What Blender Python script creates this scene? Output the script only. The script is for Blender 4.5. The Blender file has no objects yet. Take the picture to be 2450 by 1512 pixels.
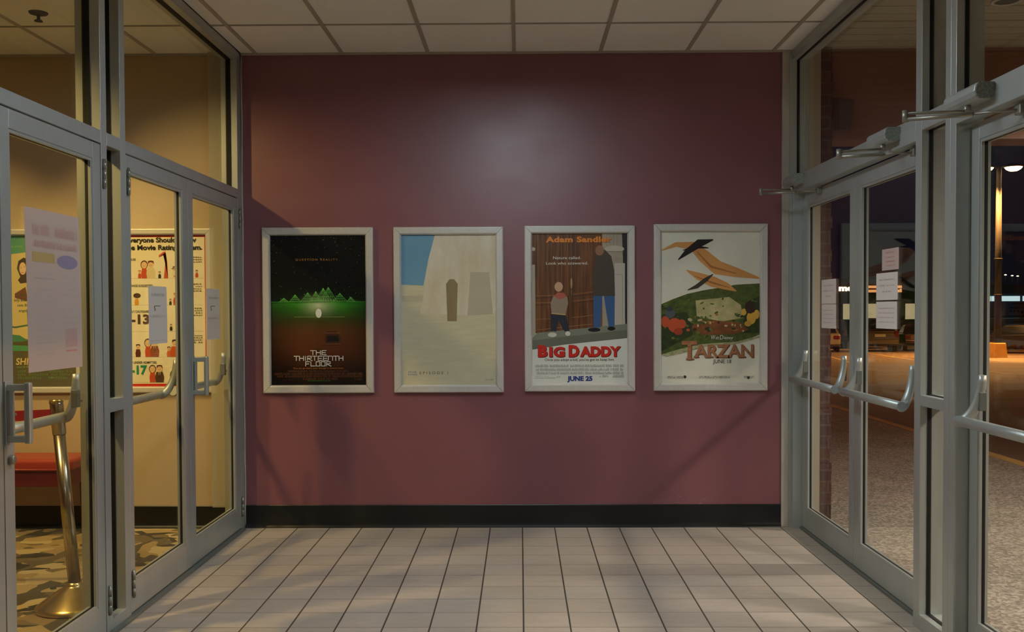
import bpy, bmesh, math, random
from mathutils import Vector, Matrix
random.seed(7)
S = bpy.context.scene
COL = S.collection

# ------------------------------------------------------------------ camera
def make_camera():
    yaw, pitch, roll = 0.0085, -0.0234, 0.0038
    Rz = Matrix.Rotation(yaw, 3, 'Z'); Rx = Matrix.Rotation(pitch, 3, 'X'); Ry = Matrix.Rotation(roll, 3, 'Y')
    R = Rz @ Rx @ Ry @ Matrix(((1, 0, 0), (0, 0, -1), (0, 1, 0)))
    cd = bpy.data.cameras.new('camera'); co = bpy.data.objects.new('camera', cd); COL.objects.link(co)
    co.matrix_world = Matrix.Translation((-0.0335, -6.3218, 1.4407)) @ R.to_4x4()
    cd.sensor_width = 36.0; cd.lens = 2282.92 / 2450 * 36; cd.shift_y = 40.4 / 2450
    cd.clip_start = 0.05; cd.clip_end = 600
    S.camera = co
make_camera()

# ------------------------------------------------------------------ world, exposure
S.view_settings.view_transform = 'Standard'; S.view_settings.look = 'None'
S.view_settings.exposure = 0.0; S.view_settings.gamma = 1.0
try: S.view_settings.use_curve_mapping = False
except Exception: pass
W = bpy.data.worlds.new('night_sky'); S.world = W; W.use_nodes = True
nt = W.node_tree; nt.nodes.clear()
wo = nt.nodes.new('ShaderNodeOutputWorld'); wb = nt.nodes.new('ShaderNodeBackground')
tc = nt.nodes.new('ShaderNodeTexCoord'); sx = nt.nodes.new('ShaderNodeSeparateXYZ'); cr = nt.nodes.new('ShaderNodeValToRGB')
nt.links.new(tc.outputs['Generated'], sx.inputs[0]); nt.links.new(sx.outputs['Z'], cr.inputs[0])
cr.color_ramp.elements[0].position = 0.0; cr.color_ramp.elements[0].color = (.0022, .0028, .0085, 1)
cr.color_ramp.elements[1].position = 0.3; cr.color_ramp.elements[1].color = (.0085, .0065, .0145, 1)
nt.links.new(cr.outputs[0], wb.inputs[0]); wb.inputs[1].default_value = .55
nt.links.new(wb.outputs[0], wo.inputs[0])
try: S.cycles.use_denoising = True
except Exception: pass

# light strengths (the lamps themselves are built with their fixtures below)
TROFFER = 18.0
CAN_KEY = 110.0
CAN_WASH = 112.0
CAN_FILL = 240.0
SODIUM = 9500.0
SOFFIT = 470.0
WARM = (1.0, .67, .22)
SOD = (1.0, .44, .115)

# ------------------------------------------------------------------ helpers
def lin(r, g, b):
    f = lambda c: (c / 255) / 12.92 if c / 255 <= .04045 else ((c / 255 + .055) / 1.055) ** 2.4
    return (f(r), f(g), f(b), 1)

def mat(name, col, rough=.6, metal=0., spec=.5, noise=None, bump=None, emit=None, coat=0.):
    m = bpy.data.materials.new(name); m.use_nodes = True
    t = m.node_tree; p = t.nodes['Principled BSDF']
    p.inputs['Base Color'].default_value = col; p.inputs['Roughness'].default_value = rough
    p.inputs['Metallic'].default_value = metal; p.inputs['Specular IOR Level'].default_value = spec
    if coat: p.inputs['Coat Weight'].default_value = coat; p.inputs['Coat Roughness'].default_value = .12
    if emit: p.inputs['Emission Color'].default_value = emit[0]; p.inputs['Emission Strength'].default_value = emit[1]
    if noise or bump:
        o = t.nodes.new('ShaderNodeTexCoord')
    if noise:  # (scale vec, amount)
        mp = t.nodes.new('ShaderNodeMapping'); mp.inputs['Scale'].default_value = noise[0]
        n = t.nodes.new('ShaderNodeTexNoise'); n.inputs['Scale'].default_value = 1; n.inputs['Detail'].default_value = 5
        t.links.new(o.outputs['Object'], mp.inputs[0]); t.links.new(mp.outputs[0], n.inputs['Vector'])
        r = t.nodes.new('ShaderNodeMapRange'); r.inputs[1].default_value = .3; r.inputs[2].default_value = .7
        r.inputs[3].default_value = 1 - noise[1]; r.inputs[4].default_value = 1 + noise[1]
        t.links.new(n.outputs['Fac'], r.inputs[0])
        v = t.nodes.new('ShaderNodeVectorMath'); v.operation = 'SCALE'; v.inputs[0].default_value = col[:3]
        t.links.new(r.outputs[0], v.inputs['Scale']); t.links.new(v.outputs[0], p.inputs['Base Color'])
    if bump:  # (scale vec, strength, distance)
        mp = t.nodes.new('ShaderNodeMapping'); mp.inputs['Scale'].default_value = bump[0]
        n = t.nodes.new('ShaderNodeTexNoise'); n.inputs['Scale'].default_value = 1; n.inputs['Detail'].default_value = 4
        t.links.new(o.outputs['Object'], mp.inputs[0]); t.links.new(mp.outputs[0], n.inputs['Vector'])
        b = t.nodes.new('ShaderNodeBump'); b.inputs['Strength'].default_value = bump[1]; b.inputs['Distance'].default_value = bump[2]
        t.links.new(n.outputs['Fac'], b.inputs['Height']); t.links.new(b.outputs[0], p.inputs['Normal'])
    return m

class NB:
    """tiny node-graph helper"""
    def __init__(s, m): s.t = m.node_tree; s.p = s.t.nodes.get('Principled BSDF')
    def n(s, typ, **k):
        x = s.t.nodes.new(typ)
        for a, b in k.items(): setattr(x, a, b)
        return x
    def l(s, a, b): s.t.links.new(a, b)
    def math(s, op, a, b=None, c=None):
        x = s.n('ShaderNodeMath', operation=op)
        for i, v in enumerate((a, b, c)):
            if v is None: continue
            if isinstance(v, (int, float)): x.inputs[i].default_value = v
            else: s.l(v, x.inputs[i])
        return x.outputs[0]
    def mix(s, f, a, b):
        x = s.n('ShaderNodeMix', data_type='RGBA')
        for i, v in ((0, f), (6, a), (7, b)):
            if isinstance(v, (int, float)): x.inputs[i].default_value = v
            elif isinstance(v, tuple): x.inputs[i].default_value = v
            else: s.l(v, x.inputs[i])
        return x.outputs[2]
    def noise(s, vec, scale, detail=4, rough=.5):
        mp = s.n('ShaderNodeMapping'); mp.inputs['Scale'].default_value = scale
        s.l(vec, mp.inputs[0]); x = s.n('ShaderNodeTexNoise'); x.inputs['Scale'].default_value = 1
        x.inputs['Detail'].default_value = detail; x.inputs['Roughness'].default_value = rough
        s.l(mp.outputs[0], x.inputs['Vector']); return x.outputs['Fac']
    def ramp(s, f, stops, interp='LINEAR'):
        x = s.n('ShaderNodeValToRGB'); c = x.color_ramp; c.interpolation = interp
        while len(c.elements) < len(stops): c.elements.new(.5)
        for e, (p, q) in zip(c.elements, stops): e.position = p; e.color = q
        s.l(f, x.inputs[0]); return x.outputs[0]
    def rng(s, f, a, b, c, d):
        x = s.n('ShaderNodeMapRange')
        for i, v in enumerate((a, b, c, d)): x.inputs[i + 1].default_value = v
        s.l(f, x.inputs[0]); return x.outputs[0]
    def bump(s, h, st, di):
        x = s.n('ShaderNodeBump'); x.inputs['Strength'].default_value = st; x.inputs['Distance'].default_value = di
        s.l(h, x.inputs['Height']); s.l(x.outputs[0], s.p.inputs['Normal'])
    def obj(s):
        x = s.n('ShaderNodeTexCoord'); return x.outputs['Object']
    def xyz(s, v):
        x = s.n('ShaderNodeSeparateXYZ'); s.l(v, x.inputs[0]); return x.outputs

# ------------------------------------------------------------------ mesh builder
FONT = {}
def text_geo(txt, bold=0.0, spacing=1.0, shear=0.0, align='LEFT', res=3):
    key = (txt, bold, spacing, shear, align, res)
    if key in FONT: return FONT[key]
    cu = bpy.data.curves.new('tmp_text', 'FONT'); cu.body = txt; cu.size = 1; cu.offset = bold
    cu.space_character = spacing; cu.shear = shear; cu.align_x = align; cu.resolution_u = res; cu.fill_mode = 'FRONT'
    ob = bpy.data.objects.new('tmp_text', cu); COL.objects.link(ob)
    dg = bpy.context.evaluated_depsgraph_get(); dg.update()
    me = bpy.data.meshes.new_from_object(ob.evaluated_get(dg))
    vs = [v.co.copy() for v in me.vertices]; fs = [tuple(p.vertices) for p in me.polygons]
    bpy.data.objects.remove(ob); bpy.data.curves.remove(cu); bpy.data.meshes.remove(me)
    FONT[key] = (vs, fs); return FONT[key]

def world_loc(o):
    v = Vector((0, 0, 0))
    while o: v += o.location; o = o.parent
    return v

class MB:
    def __init__(s): s.v = []; s.f = []; s.m = []; s.sm = []
    def add(s, vs, fs, mi=0, smooth=False):
        b = len(s.v); s.v += [Vector(x) for x in vs]
        for f in fs: s.f.append(tuple(b + i for i in f)); s.m.append(mi); s.sm.append(smooth)
        return s
    def box(s, x0, x1, y0, y1, z0, z1, mi=0):
        x0, x1 = sorted((x0, x1)); y0, y1 = sorted((y0, y1)); z0, z1 = sorted((z0, z1))
        v = [(x0, y0, z0), (x1, y0, z0), (x1, y1, z0), (x0, y1, z0), (x0, y0, z1), (x1, y0, z1), (x1, y1, z1), (x0, y1, z1)]
        return s.add(v, [(0, 3, 2, 1), (4, 5, 6, 7), (0, 1, 5, 4), (1, 2, 6, 5), (2, 3, 7, 6), (3, 0, 4, 7)], mi)
    def prism(s, poly, axis, a, b, mi=0):
        """poly in the other two axes (cyclic order xyz), extruded along axis a..b"""
        def P(p, t):
            if axis == 'x': return (t, p[0], p[1])
            if axis == 'y': return (p[0], t, p[1])
            return (p[0], p[1], t)
        n = len(poly); v = [P(p, a) for p in poly] + [P(p, b) for p in poly]
        fs = [tuple(range(n))[::-1], tuple(range(n, 2 * n))] + [(i, (i + 1) % n, n + (i + 1) % n, n + i) for i in range(n)]
        return s.add(v, fs, mi)
    def tube(s, path, r, seg=12, mi=0, flat=None):
        """round tube along path; r number or list; flat=(sx,sy) squashes the section"""
        path = [Vector(p) for p in path]; n = len(path); rr = r if isinstance(r, (list, tuple)) else [r] * n
        vs = []; up = None
        for i, p in enumerate(path):
            d = (path[min(i + 1, n - 1)] - path[max(i - 1, 0)]).normalized()
            if up is None:
                up = Vector((0, 0, 1)) if abs(d.z) < .9 else Vector((0, 1, 0))
            a = d.cross(up).normalized(); b = a.cross(d).normalized(); up = b
            fx, fy = flat or (1, 1)
            for k in range(seg):
                t = 2 * math.pi * k / seg; vs.append(p + (a * math.cos(t) * fx + b * math.sin(t) * fy) * rr[i])
        fs = []
        for i in range(n - 1):
            for k in range(seg):
                fs.append((i * seg + k, i * seg + (k + 1) % seg, (i + 1) * seg + (k + 1) % seg, (i + 1) * seg + k))
        b0 = len(s.v); s.add(vs, fs, mi, True)
        s.f.append(tuple(b0 + k for k in range(seg))[::-1]); s.m.append(mi); s.sm.append(False)
        s.f.append(tuple(b0 + (n - 1) * seg + k for k in range(seg))); s.m.append(mi); s.sm.append(False)
        return s
    def lathe(s, prof, c=(0, 0, 0), seg=32, mi=0, axis='z', smooth=True):
        vs = []; n = len(prof)
        for r, h in prof:
            for k in range(seg):
                t = 2 * math.pi * k / seg; a, b = r * math.cos(t), r * math.sin(t)
                p = (a, b, h) if axis == 'z' else ((h, a, b) if axis == 'x' else (b, h, a))
                vs.append((p[0] + c[0], p[1] + c[1], p[2] + c[2]))
        fs = [(i * seg + k, i * seg + (k + 1) % seg, (i + 1) * seg + (k + 1) % seg, (i + 1) * seg + k) for i in range(n - 1) for k in range(seg)]
        b0 = len(s.v); s.add(vs, fs, mi, smooth)
        if prof[0][0] > 1e-6: s.f.append(tuple(b0 + k for k in range(seg))[::-1]); s.m.append(mi); s.sm.append(False)
        if prof[-1][0] > 1e-6: s.f.append(tuple(b0 + (n - 1) * seg + k for k in range(seg))); s.m.append(mi); s.sm.append(False)
        return s
    def flat(s, pts, y, mi=0):
        """printed shape on a plane that faces -Y; pts are (x, z)"""
        a = sum(pts[i][0] * pts[(i + 1) % len(pts)][1] - pts[(i + 1) % len(pts)][0] * pts[i][1] for i in range(len(pts)))
        p = pts if a > 0 else pts[::-1]
        return s.add([(q[0], y, q[1]) for q in p], [tuple(range(len(p)))], mi)
    def disc(s, cx, cz, rx, rz, y, mi=0, n=20, rot=0.):
        c, d = math.cos(rot), math.sin(rot); pts = []
        for k in range(n):
            t = 2 * math.pi * k / n; a, b = rx * math.cos(t), rz * math.sin(t); pts.append((cx + a * c - b * d, cz + a * d + b * c))
        return s.flat(pts, y, mi)
    def text(s, txt, x, z, h, y, mi=0, width=None, bold=0., spacing=1., shear=0., center=False, mirror=False, fn=None):
        """flat lettering facing -Y; cap height h, optional exact width"""
        vs, fs = text_geo(txt, bold, spacing, shear)
        if not vs: return s
        x0 = min(v.x for v in vs); x1 = max(v.x for v in vs)
        H_ = [v.y for v in text_geo('H', bold)[0]]; yb = min(H_); k = h / (max(H_) - yb); kx = (width / (x1 - x0)) if width else k
        w = (x1 - x0) * kx; ox = x - (w / 2 if center else 0)
        P = []
        for v in vs:
            X = (v.x - x0) * kx
            if mirror: X = w - X
            P.append((ox + X, z + (v.y - yb) * k))
        if fn: P = [fn(p) for p in P]
        return s.add([(p[0], y, p[1]) for p in P], [f[::-1] if mirror else f for f in fs], mi)
    def build(s, name, mats, parent=None, bevel=0., seg=2, local=False, merge=False):
        me = bpy.data.meshes.new(name); off = Vector((0, 0, 0)) if (local or not parent) else world_loc(parent)
        me.from_pydata([tuple(v - off) for v in s.v], [], s.f)
        mats = mats if isinstance(mats, (list, tuple)) else [mats]
        for m in mats: me.materials.append(m)
        for p, mi, sm in zip(me.polygons, s.m, s.sm): p.material_index = mi; p.use_smooth = sm
        me.update()
        o = bpy.data.objects.new(name, me); COL.objects.link(o)
        if parent: o.parent = parent
        if bevel:
            b = o.modifiers.new('bevel', 'BEVEL'); b.width = bevel; b.segments = seg; b.limit_method = 'ANGLE'; b.angle_limit = math.radians(40)
        return o

def tag(o, label=None, cat=None, group=None, kind=None):
    if label: o['label'] = label
    if cat: o['category'] = cat
    if group: o['group'] = group
    if kind: o['kind'] = kind
    return o
def thing(name, loc, label=None, cat=None, group=None, kind=None, rot=(0, 0, 0)):
    o = bpy.data.objects.new(name, None); COL.objects.link(o); o.empty_display_size = .1
    o.location = loc; o.rotation_euler = rot
    return tag(o, label, cat, group, kind)
def lamp(name, typ, loc, power, col, parent=None, size=.05, spot=None, blend=.5, local=False):
    d = bpy.data.lights.new(name, typ); d.energy = power; d.color = col
    if typ in ('SPOT', 'POINT'): d.shadow_soft_size = size
    if typ == 'SPOT': d.spot_size = math.radians(spot); d.spot_blend = blend
    o = bpy.data.objects.new(name, d); COL.objects.link(o)
    if parent: o.parent = parent; o.location = Vector(loc) - (Vector((0, 0, 0)) if local else world_loc(parent))
    else: o.location = loc
    return o

# ------------------------------------------------------------------ materials
XL, XR, H = -1.871, 1.692, 3.141
ALU = mat('satin_aluminium', lin(182, 188, 187), .42, .55, noise=((6, 6, 1.5), .05))
ALU_D = mat('aluminium_reveal', lin(120, 126, 124), .5, .5)
FRAME = mat('brushed_frame_silver', lin(206, 204, 200), .4, .25, noise=((60, 60, 60), .04))
GASKET = mat('black_rubber', lin(10, 10, 10), .7)
STEEL = mat('worn_steel', lin(150, 148, 138), .4, .6)
BRASS = mat('polished_brass', lin(214, 192, 130), .24, .9)
CHROME = mat('brushed_chrome', lin(200, 192, 176), .24, 1.0)

def glass_mat(name, tint, k):
    m = bpy.data.materials.new(name); m.use_nodes = True; t = m.node_tree; t.nodes.clear(); b = NB(m)
    out = b.n('ShaderNodeOutputMaterial'); tr = b.n('ShaderNodeBsdfTransparent'); gl = b.n('ShaderNodeBsdfGlossy')
    tr.inputs[0].default_value = tint; gl.inputs['Roughness'].default_value = .004; gl.inputs[0].default_value = (1, 1, 1, 1)
    g = b.n('ShaderNodeNewGeometry'); d = b.n('ShaderNodeVectorMath', operation='DOT_PRODUCT')
    b.l(g.outputs['Normal'], d.inputs[0]); b.l(g.outputs['Incoming'], d.inputs[1])
    c = b.math('ABSOLUTE', d.outputs['Value']); c = b.math('SUBTRACT', 1.0, c); c = b.math('POWER', c, 5.0)
    f = b.math('MULTIPLY_ADD', c, .96 * k, .04 * k)
    mx = b.n('ShaderNodeMixShader'); b.l(f, mx.inputs[0]); b.l(tr.outputs[0], mx.inputs[1]); b.l(gl.outputs[0], mx.inputs[2])
    b.l(mx.outputs[0], out.inputs[0]); return m
GLASS = glass_mat('clear_glass', (.93, .95, .93, 1), .5)

def wall_maroon():
    m = mat('maroon_wall_paint', lin(128, 76, 88), .3, spec=1.0); b = NB(m); o = b.obj(); x = b.xyz(o)
    n = b.noise(o, (1.6, 1.6, 1.6), 4); base = b.mix(b.rng(n, .3, .7, 0, 1), lin(124, 70, 80), lin(132, 76, 86))
    # scuffed, paint-chipped patch just above the base at the right
    mx = b.math('MULTIPLY', b.rng(x[0], .62, 1.0, 0, 1), b.rng(x[0], 1.32, 1.1, 0, 1))
    mz = b.rng(x[2], .27, .15, 0, 1)
    s = b.noise(o, (14, 14, 60), 6, .7); s = b.rng(s, .55, .68, 0, 1)
    f = b.math('MULTIPLY', b.math('MULTIPLY', mx, mz), s); f = b.math('MULTIPLY', f, .9)
    b.l(b.mix(f, base, lin(170, 140, 130)), b.p.inputs['Base Color'])
    r = b.noise(o, (3, 3, 8), 5); b.l(b.rng(r, .3, .7, .38, .46), b.p.inputs['Roughness'])
    b.bump(b.noise(o, (90, 90, 90), 3), .06, .004); return m
def tile_mat():
    T = .2136; m = mat('beige_floor_tile', lin(180, 156, 138), .45); b = NB(m); o = b.obj(); x = b.xyz(o)
    u = b.math('DIVIDE', b.math('ADD', x[0], .0225 + 40 * T), T); v = b.math('DIVIDE', b.math('ADD', x[1], .0904 + 60 * T), T)
    fu = b.math('FRACT', u); fv = b.math('FRACT', v)
    du = b.math('MINIMUM', fu, b.math('SUBTRACT', 1.0, fu)); dv = b.math('MINIMUM', fv, b.math('SUBTRACT', 1.0, fv))
    gu = b.rng(du, .013, .022, 1, 0); gv = b.rng(dv, .009, .017, .65, 0); g = b.math('MAXIMUM', gu, gv)
    c = b.n('ShaderNodeCombineXYZ'); b.l(b.math('FLOOR', u), c.inputs[0]); b.l(b.math('FLOOR', v), c.inputs[1])
    wn = b.n('ShaderNodeTexWhiteNoise', noise_dimensions='3D'); b.l(c.outputs[0], wn.inputs['Vector'])
    off = b.n('ShaderNodeVectorMath', operation='MULTIPLY_ADD'); b.l(wn.outputs['Color'], off.inputs[0]); off.inputs[1].default_value = (9, 9, 9); b.l(o, off.inputs[2])
    st = b.math('MULTIPLY_ADD', b.noise(off.outputs[0], (5, 22, 1), 6, .6), .6, b.math('MULTIPLY', b.noise(o, (24, 30, 1), 6, .65), .4))
    t = b.ramp(b.rng(st, .3, .7, 0, 1), [(0, lin(163, 152, 142)), (.5, lin(173, 162, 151)), (1, lin(184, 173, 162))])
    br = b.rng(wn.outputs['Value'], 0, 1, .93, 1.05); vm = b.n('ShaderNodeVectorMath', operation='SCALE'); b.l(t, vm.inputs[0]); b.l(br, vm.inputs['Scale'])
    b.l(b.mix(g, vm.outputs[0], lin(62, 60, 55)), b.p.inputs['Base Color'])
    b.l(b.rng(st, .3, .7, .42, .55), b.p.inputs['Roughness'])
    b.bump(b.math('SUBTRACT', 1.0, g), .5, .002); return m
def carpet_mat():
    m = mat('patterned_carpet', lin(150, 130, 90), .95, spec=.1); b = NB(m); o = b.obj()
    w = b.noise(o, (2.2, 2.2, 1), 2); dv = b.n('ShaderNodeVectorMath', operation='MULTIPLY_ADD')
    cx = b.n('ShaderNodeCombineXYZ'); b.l(w, cx.inputs[0]); b.l(w, cx.inputs[1]); b.l(cx.outputs[0], dv.inputs[0]); dv.inputs[1].default_value = (.12, .12, 0); b.l(o, dv.inputs[2])
    def vor(scale, rot):
        mp = b.n('ShaderNodeMapping'); mp.inputs['Scale'].default_value = scale; mp.inputs['Rotation'].default_value = (0, 0, rot); b.l(dv.outputs[0], mp.inputs[0])
        v = b.n('ShaderNodeTexVoronoi', distance='CHEBYCHEV'); v.inputs['Scale'].default_value = 1; b.l(mp.outputs[0], v.inputs['Vector'])
        return b.xyz(v.outputs['Color'])[0]
    A = b.ramp(vor((7, 4.2, 1), .35), [(0, lin(170, 146, 96)), (.25, lin(112, 100, 66)), (.45, lin(190, 166, 116)), (.65, lin(92, 84, 58)), (.85, lin(150, 128, 84))], 'CONSTANT')
    B = b.ramp(vor((4.4, 8.5, 1), -.4), [(0, lin(70, 66, 48)), (.2, lin(178, 154, 104)), (.5, lin(126, 110, 72)), (.75, lin(200, 178, 128))], 'CONSTANT')
    k = b.rng(b.noise(o, (4.5, 4.5, 1), 1), .49, .5, 0, 1)
    b.l(b.mix(k, A, B), b.p.inputs['Base Color']); return m
def ceil_mat():
    m = mat('ceiling_tile', lin(186, 170, 152), .9, spec=.15); b = NB(m); o = b.obj()
    n = b.noise(o, (1.3, 1.3, 1), 5); b.l(b.mix(b.rng(n, .3, .7, 0, 1), lin(232, 232, 230), lin(238, 238, 236)), b.p.inputs['Base Color'])
    b.bump(b.noise(o, (160, 160, 160), 3), .25, .003); return m
def brick_mat():
    m = mat('dark_brick', lin(70, 48, 44), .85); b = NB(m); o = b.obj(); x = b.xyz(o); c = b.n('ShaderNodeCombineXYZ')
    b.l(b.math('ADD', x[0], x[1]), c.inputs[0]); b.l(x[2], c.inputs[1])
    t = b.n('ShaderNodeTexBrick'); b.l(c.outputs[0], t.inputs['Vector']); t.inputs['Scale'].default_value = 1; t.inputs['Brick Width'].default_value = .2; t.inputs['Row Height'].default_value = .075; t.inputs['Mortar Size'].default_value = .006
    t.inputs['Color1'].default_value = lin(84, 52, 44); t.inputs['Color2'].default_value = lin(62, 44, 42); t.inputs['Mortar'].default_value = lin(88, 74, 64)
    b.l(t.outputs[0], b.p.inputs['Base Color']); b.bump(b.noise(o, (40, 40, 40), 4), .6, .01); return m
def aggregate_mat():
    m = mat('exposed_aggregate', lin(120, 110, 98), .9); b = NB(m); o = b.obj()
    v = b.n('ShaderNodeTexVoronoi'); v.inputs['Scale'].default_value = 60; b.l(o, v.inputs['Vector'])
    n = b.noise(o, (1.2, 1.2, 1), 6, .65); f = b.math('MULTIPLY_ADD', b.xyz(v.outputs['Color'])[0], .5, b.math('MULTIPLY', n, .5))
    b.l(b.ramp(f, [(.2, lin(104, 98, 92)), (.5, lin(144, 136, 126)), (.8, lin(186, 176, 164))]), b.p.inputs['Base Color']); b.bump(v.outputs['Distance'], .4, .01); return m

WALL = wall_maroon(); TILE = tile_mat(); CARPET = carpet_mat(); CEIL = ceil_mat(); BRICK = brick_mat(); AGG = aggregate_mat()
LWALL = mat('lobby_wall_paint', lin(186, 168, 140), .6, noise=((2, 2, 2), .04))
PILAS = mat('pilaster_paint', lin(170, 164, 146), .6)
BASE = mat('black_vinyl_base', lin(17, 19, 22), .38, noise=((5, 5, 12), .3))
GRID = mat('ceiling_grid_paint', lin(168, 162, 152), .55)
WHITE = mat('painted_trim', lin(176, 172, 164), .6, noise=((20, 20, 6), .12))
PAPER = mat('white_paper', lin(222, 220, 218), .85)
SOFF = mat('soffit_board', lin(150, 142, 122), .7, noise=((2, 20, 2), .06))
FASCIA = mat('brown_fascia_board', lin(128, 92, 74), .75, noise=((1.5, 1, 3), .08))
ASPH = mat('asphalt', lin(106, 90, 74), .8, noise=((.35, .9, 1), .22), bump=((30, 30, 30), .3, .02))
YELLOW = mat('yellow_kerb_paint', lin(196, 160, 88), .8, noise=((3, 3, 3), .12))
PAINT = mat('worn_road_paint', lin(170, 150, 120), .8)
DARK = mat('dark_facade', lin(60, 58, 48), .8)

# ------------------------------------------------------------------ the setting
def struct(o): o['kind'] = 'structure'; return o
struct(MB().box(-1.89, 1.87, -9, .05, -.12, 0).build('floor', TILE))
struct(MB().box(-6.5, -1.89, -9, .05, -.12, -.002).build('floor_lobby', CARPET))
struct(MB().box(-1.905, 1.735, 0, .16, 0, 3.3).build('wall_back', WALL))
struct(MB().box(-6.6, -1.905, 0, .16, 0, 3.3).build('wall_lobby', LWALL))
struct(MB().box(-6.6, -6.5, -9, 0, 0, 3.3).build('wall_lobby_side', LWALL))
struct(MB().box(-6.6, 1.9, -9.15, -9, 0, 3.3).build('wall_front', LWALL))
struct(MB().box(-1.98, -1.871, -9, -3.9, 0, H).build('wall_left', LWALL))
struct(MB().box(1.755, 1.87, -9, -4.38, 0, H).build('wall_right', LWALL))
b = MB(); b.box(-2.072, -1.982, -.055, 0, .0, H); pil = struct(b.build('trim_1', PILAS))
MB().box(-2.075, -1.982, -.062, -.054, 0, .147).build('base_cover', BASE, pil)
def baseboard(name, x0, x1, h):
    prof = [(0, 0), (-.022, 0), (-.020, .006), (-.010, .016), (-.007, .03), (-.007, h - .004), (-.004, h), (0, h)]
    return struct(MB().prism(prof, 'x', x0, x1).build(name, BASE))
baseboard('baseboard_back', -1.868, 1.69, .151); baseboard('baseboard_lobby', -6.5, -2.075, .147)
# wall end strip at the right and caulk bead at the left
struct(MB().box(1.692, 1.738, -.016, .0, 0, H).build('trim_2', WHITE, bevel=.003))
b = MB()
path = [(-1.868 + random.uniform(-.002, .002), -.004, z / 20 * H) for z in range(21)]
b.tube(path, .006, 6); struct(b.build('trim_3', WHITE))

def ceiling(name, x0, x1, y0, y1, xs, ys):
    c = struct(MB().box(x0, x1, y0, y1, H, H + .05).build(name, CEIL))
    g = MB()
    for x in xs: g.box(x - .012, x + .012, y0, y1, H - .007, H + .001)
    for y in ys: g.box(x0, x1, y - .007, y + .007, H - .006, H + .001)
    g.build('ceiling_grid', GRID, c)
    MB().box(x0, x1, y1 - .02, y1, H - .012, H).build('wall_angle', GRID, c)
    return c
GY = [-.634 - .567 * k for k in range(15)]
ceiling('ceiling', -1.865, 1.76, -9, 0, [-1.2 - .5675 + .567 * k for k in range(7)], GY)
ceiling('ceiling_lobby', -6.5, -1.985, -9, 0, [-2.43 - .567 * k for k in range(8)], GY)
struct(MB().box(-6.6, 1.9, -9, .1, H + .05, H + .15).build('roof', LWALL))

# ------------------------------------------------------------------ storefront framing
def gasket_loop(b, xa, xb, y0, y1, z0, z1, t=.004):
    """black rubber strips lining an opening in a plane of constant x"""
    b.box(xa, xb, y0, y0 + t, z0, z1); b.box(xa, xb, y1 - t, y1, z0, z1)
    b.box(xa, xb, y0, y1, z0, z0 + t); b.box(xa, xb, y0, y1, z1 - t, z1)

def storefront(name, loc, label, X0, X1, gx, members, lites):
    r = thing(name, loc, label, 'window', kind='structure')
    for nm, y0, y1, z0, z1, xa, xb in members:
        MB().box(xa if xa is not None else X0, xb if xb is not None else X1, y0, y1, z0, z1).build(nm, ALU, r, bevel=.002)
    for (y0, y1, z0, z1) in lites:
        g = MB(); gasket_loop(g, gx[0], gx[1], y0, y1, z0, z1); g.build('gasket', GASKET, r)
        c = (gx[0] + gx[1]) / 2; MB().box(c - .003, c + .003, y0 + .001, y1 - .001, z0 + .001, z1 - .001).build('pane', GLASS, r)
    return r
N = None
storefront('window_1', (-1.93, -1.9, 0), 'glazed aluminium storefront on the lobby side with transom panes above its doors', -1.98, -1.871, (-1.947, -1.915),
    [('mullion', -.085, -.001, 0, H, N, -1.874), ('mullion', -1.925, -1.867, 0, H, N, N), ('mullion', -2.13, -2.07, 0, H, N, N), ('mullion', -3.9, -3.84, 0, H, N, N),
     ('transom_bar', -1.867, -.085, 2.182, 2.24, N, N), ('transom_bar', -2.07, -1.925, 2.182, 2.24, N, N), ('transom_bar', -3.84, -2.13, 2.182, 2.24, N, N),
     ('head_rail', -1.867, -.085, 3.085, H, N, N), ('head_rail', -2.07, -1.925, 3.085, H, N, N), ('head_rail', -3.84, -2.13, 3.085, H, N, N),
     ('cross_rail', -2.07, -1.925, .99, 1.047, N, N), ('sill_rail', -2.07, -1.925, 0, .06, N, N)],
    [(-1.867, -.085, 2.24, 3.085), (-3.84, -2.13, 2.24, 3.085), (-2.07, -1.925, 2.24, 3.085), (-2.07, -1.925, 1.047, 2.182), (-2.07, -1.925, .06, .99)])
storefront('window_2', (1.81, -2.1, 0), 'glazed aluminium storefront facing the car park with transom panes above its doors', 1.755, 1.87, (1.788, 1.806),
    [('mullion', -.012, .06, 0, H, 1.738, N), ('door_jamb', -.06, -.012, 0, 2.236, N, 1.87), ('mullion', -2.045, -1.98, 0, H, N, N), ('mullion', -2.33, -2.28, 0, H, N, N), ('mullion', -2.38, -2.331, 0, H, N, N), ('mullion', -4.38, -4.32, 0, H, N, N),
     ('transom_bar', -1.98, -.012, 2.236, 2.306, N, N), ('transom_bar', -2.28, -2.045, 2.236, 2.306, N, N), ('transom_bar', -4.32, -2.38, 2.236, 2.306, N, N),
     ('door_head', -1.98, -.06, 2.197, 2.263, 1.752, 1.815), ('door_head', -4.32, -2.38, 2.197, 2.263, 1.752, 1.815),
     ('head_rail', -1.98, -.012, 3.075, H, N, N), ('head_rail', -2.28, -2.045, 3.075, H, N, N), ('head_rail', -4.32, -2.38, 3.075, H, N, N),
     ('cross_rail', -2.28, -2.045, 1.008, 1.056, N, N), ('sill_rail', -2.28, -2.045, 0, .068, N, N)],
    [(-1.98, -.012, 2.306, 3.075), (-4.32, -2.38, 2.306, 3.075), (-2.28, -2.045, 2.306, 3.075), (-2.28, -2.045, 1.056, 2.236), (-2.28, -2.045, .068, 1.008)])
struct(MB().box(-1.985, -1.845, -3.84, -.07, 0, .014).build('trim_4', ALU_D, bevel=.003))
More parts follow.
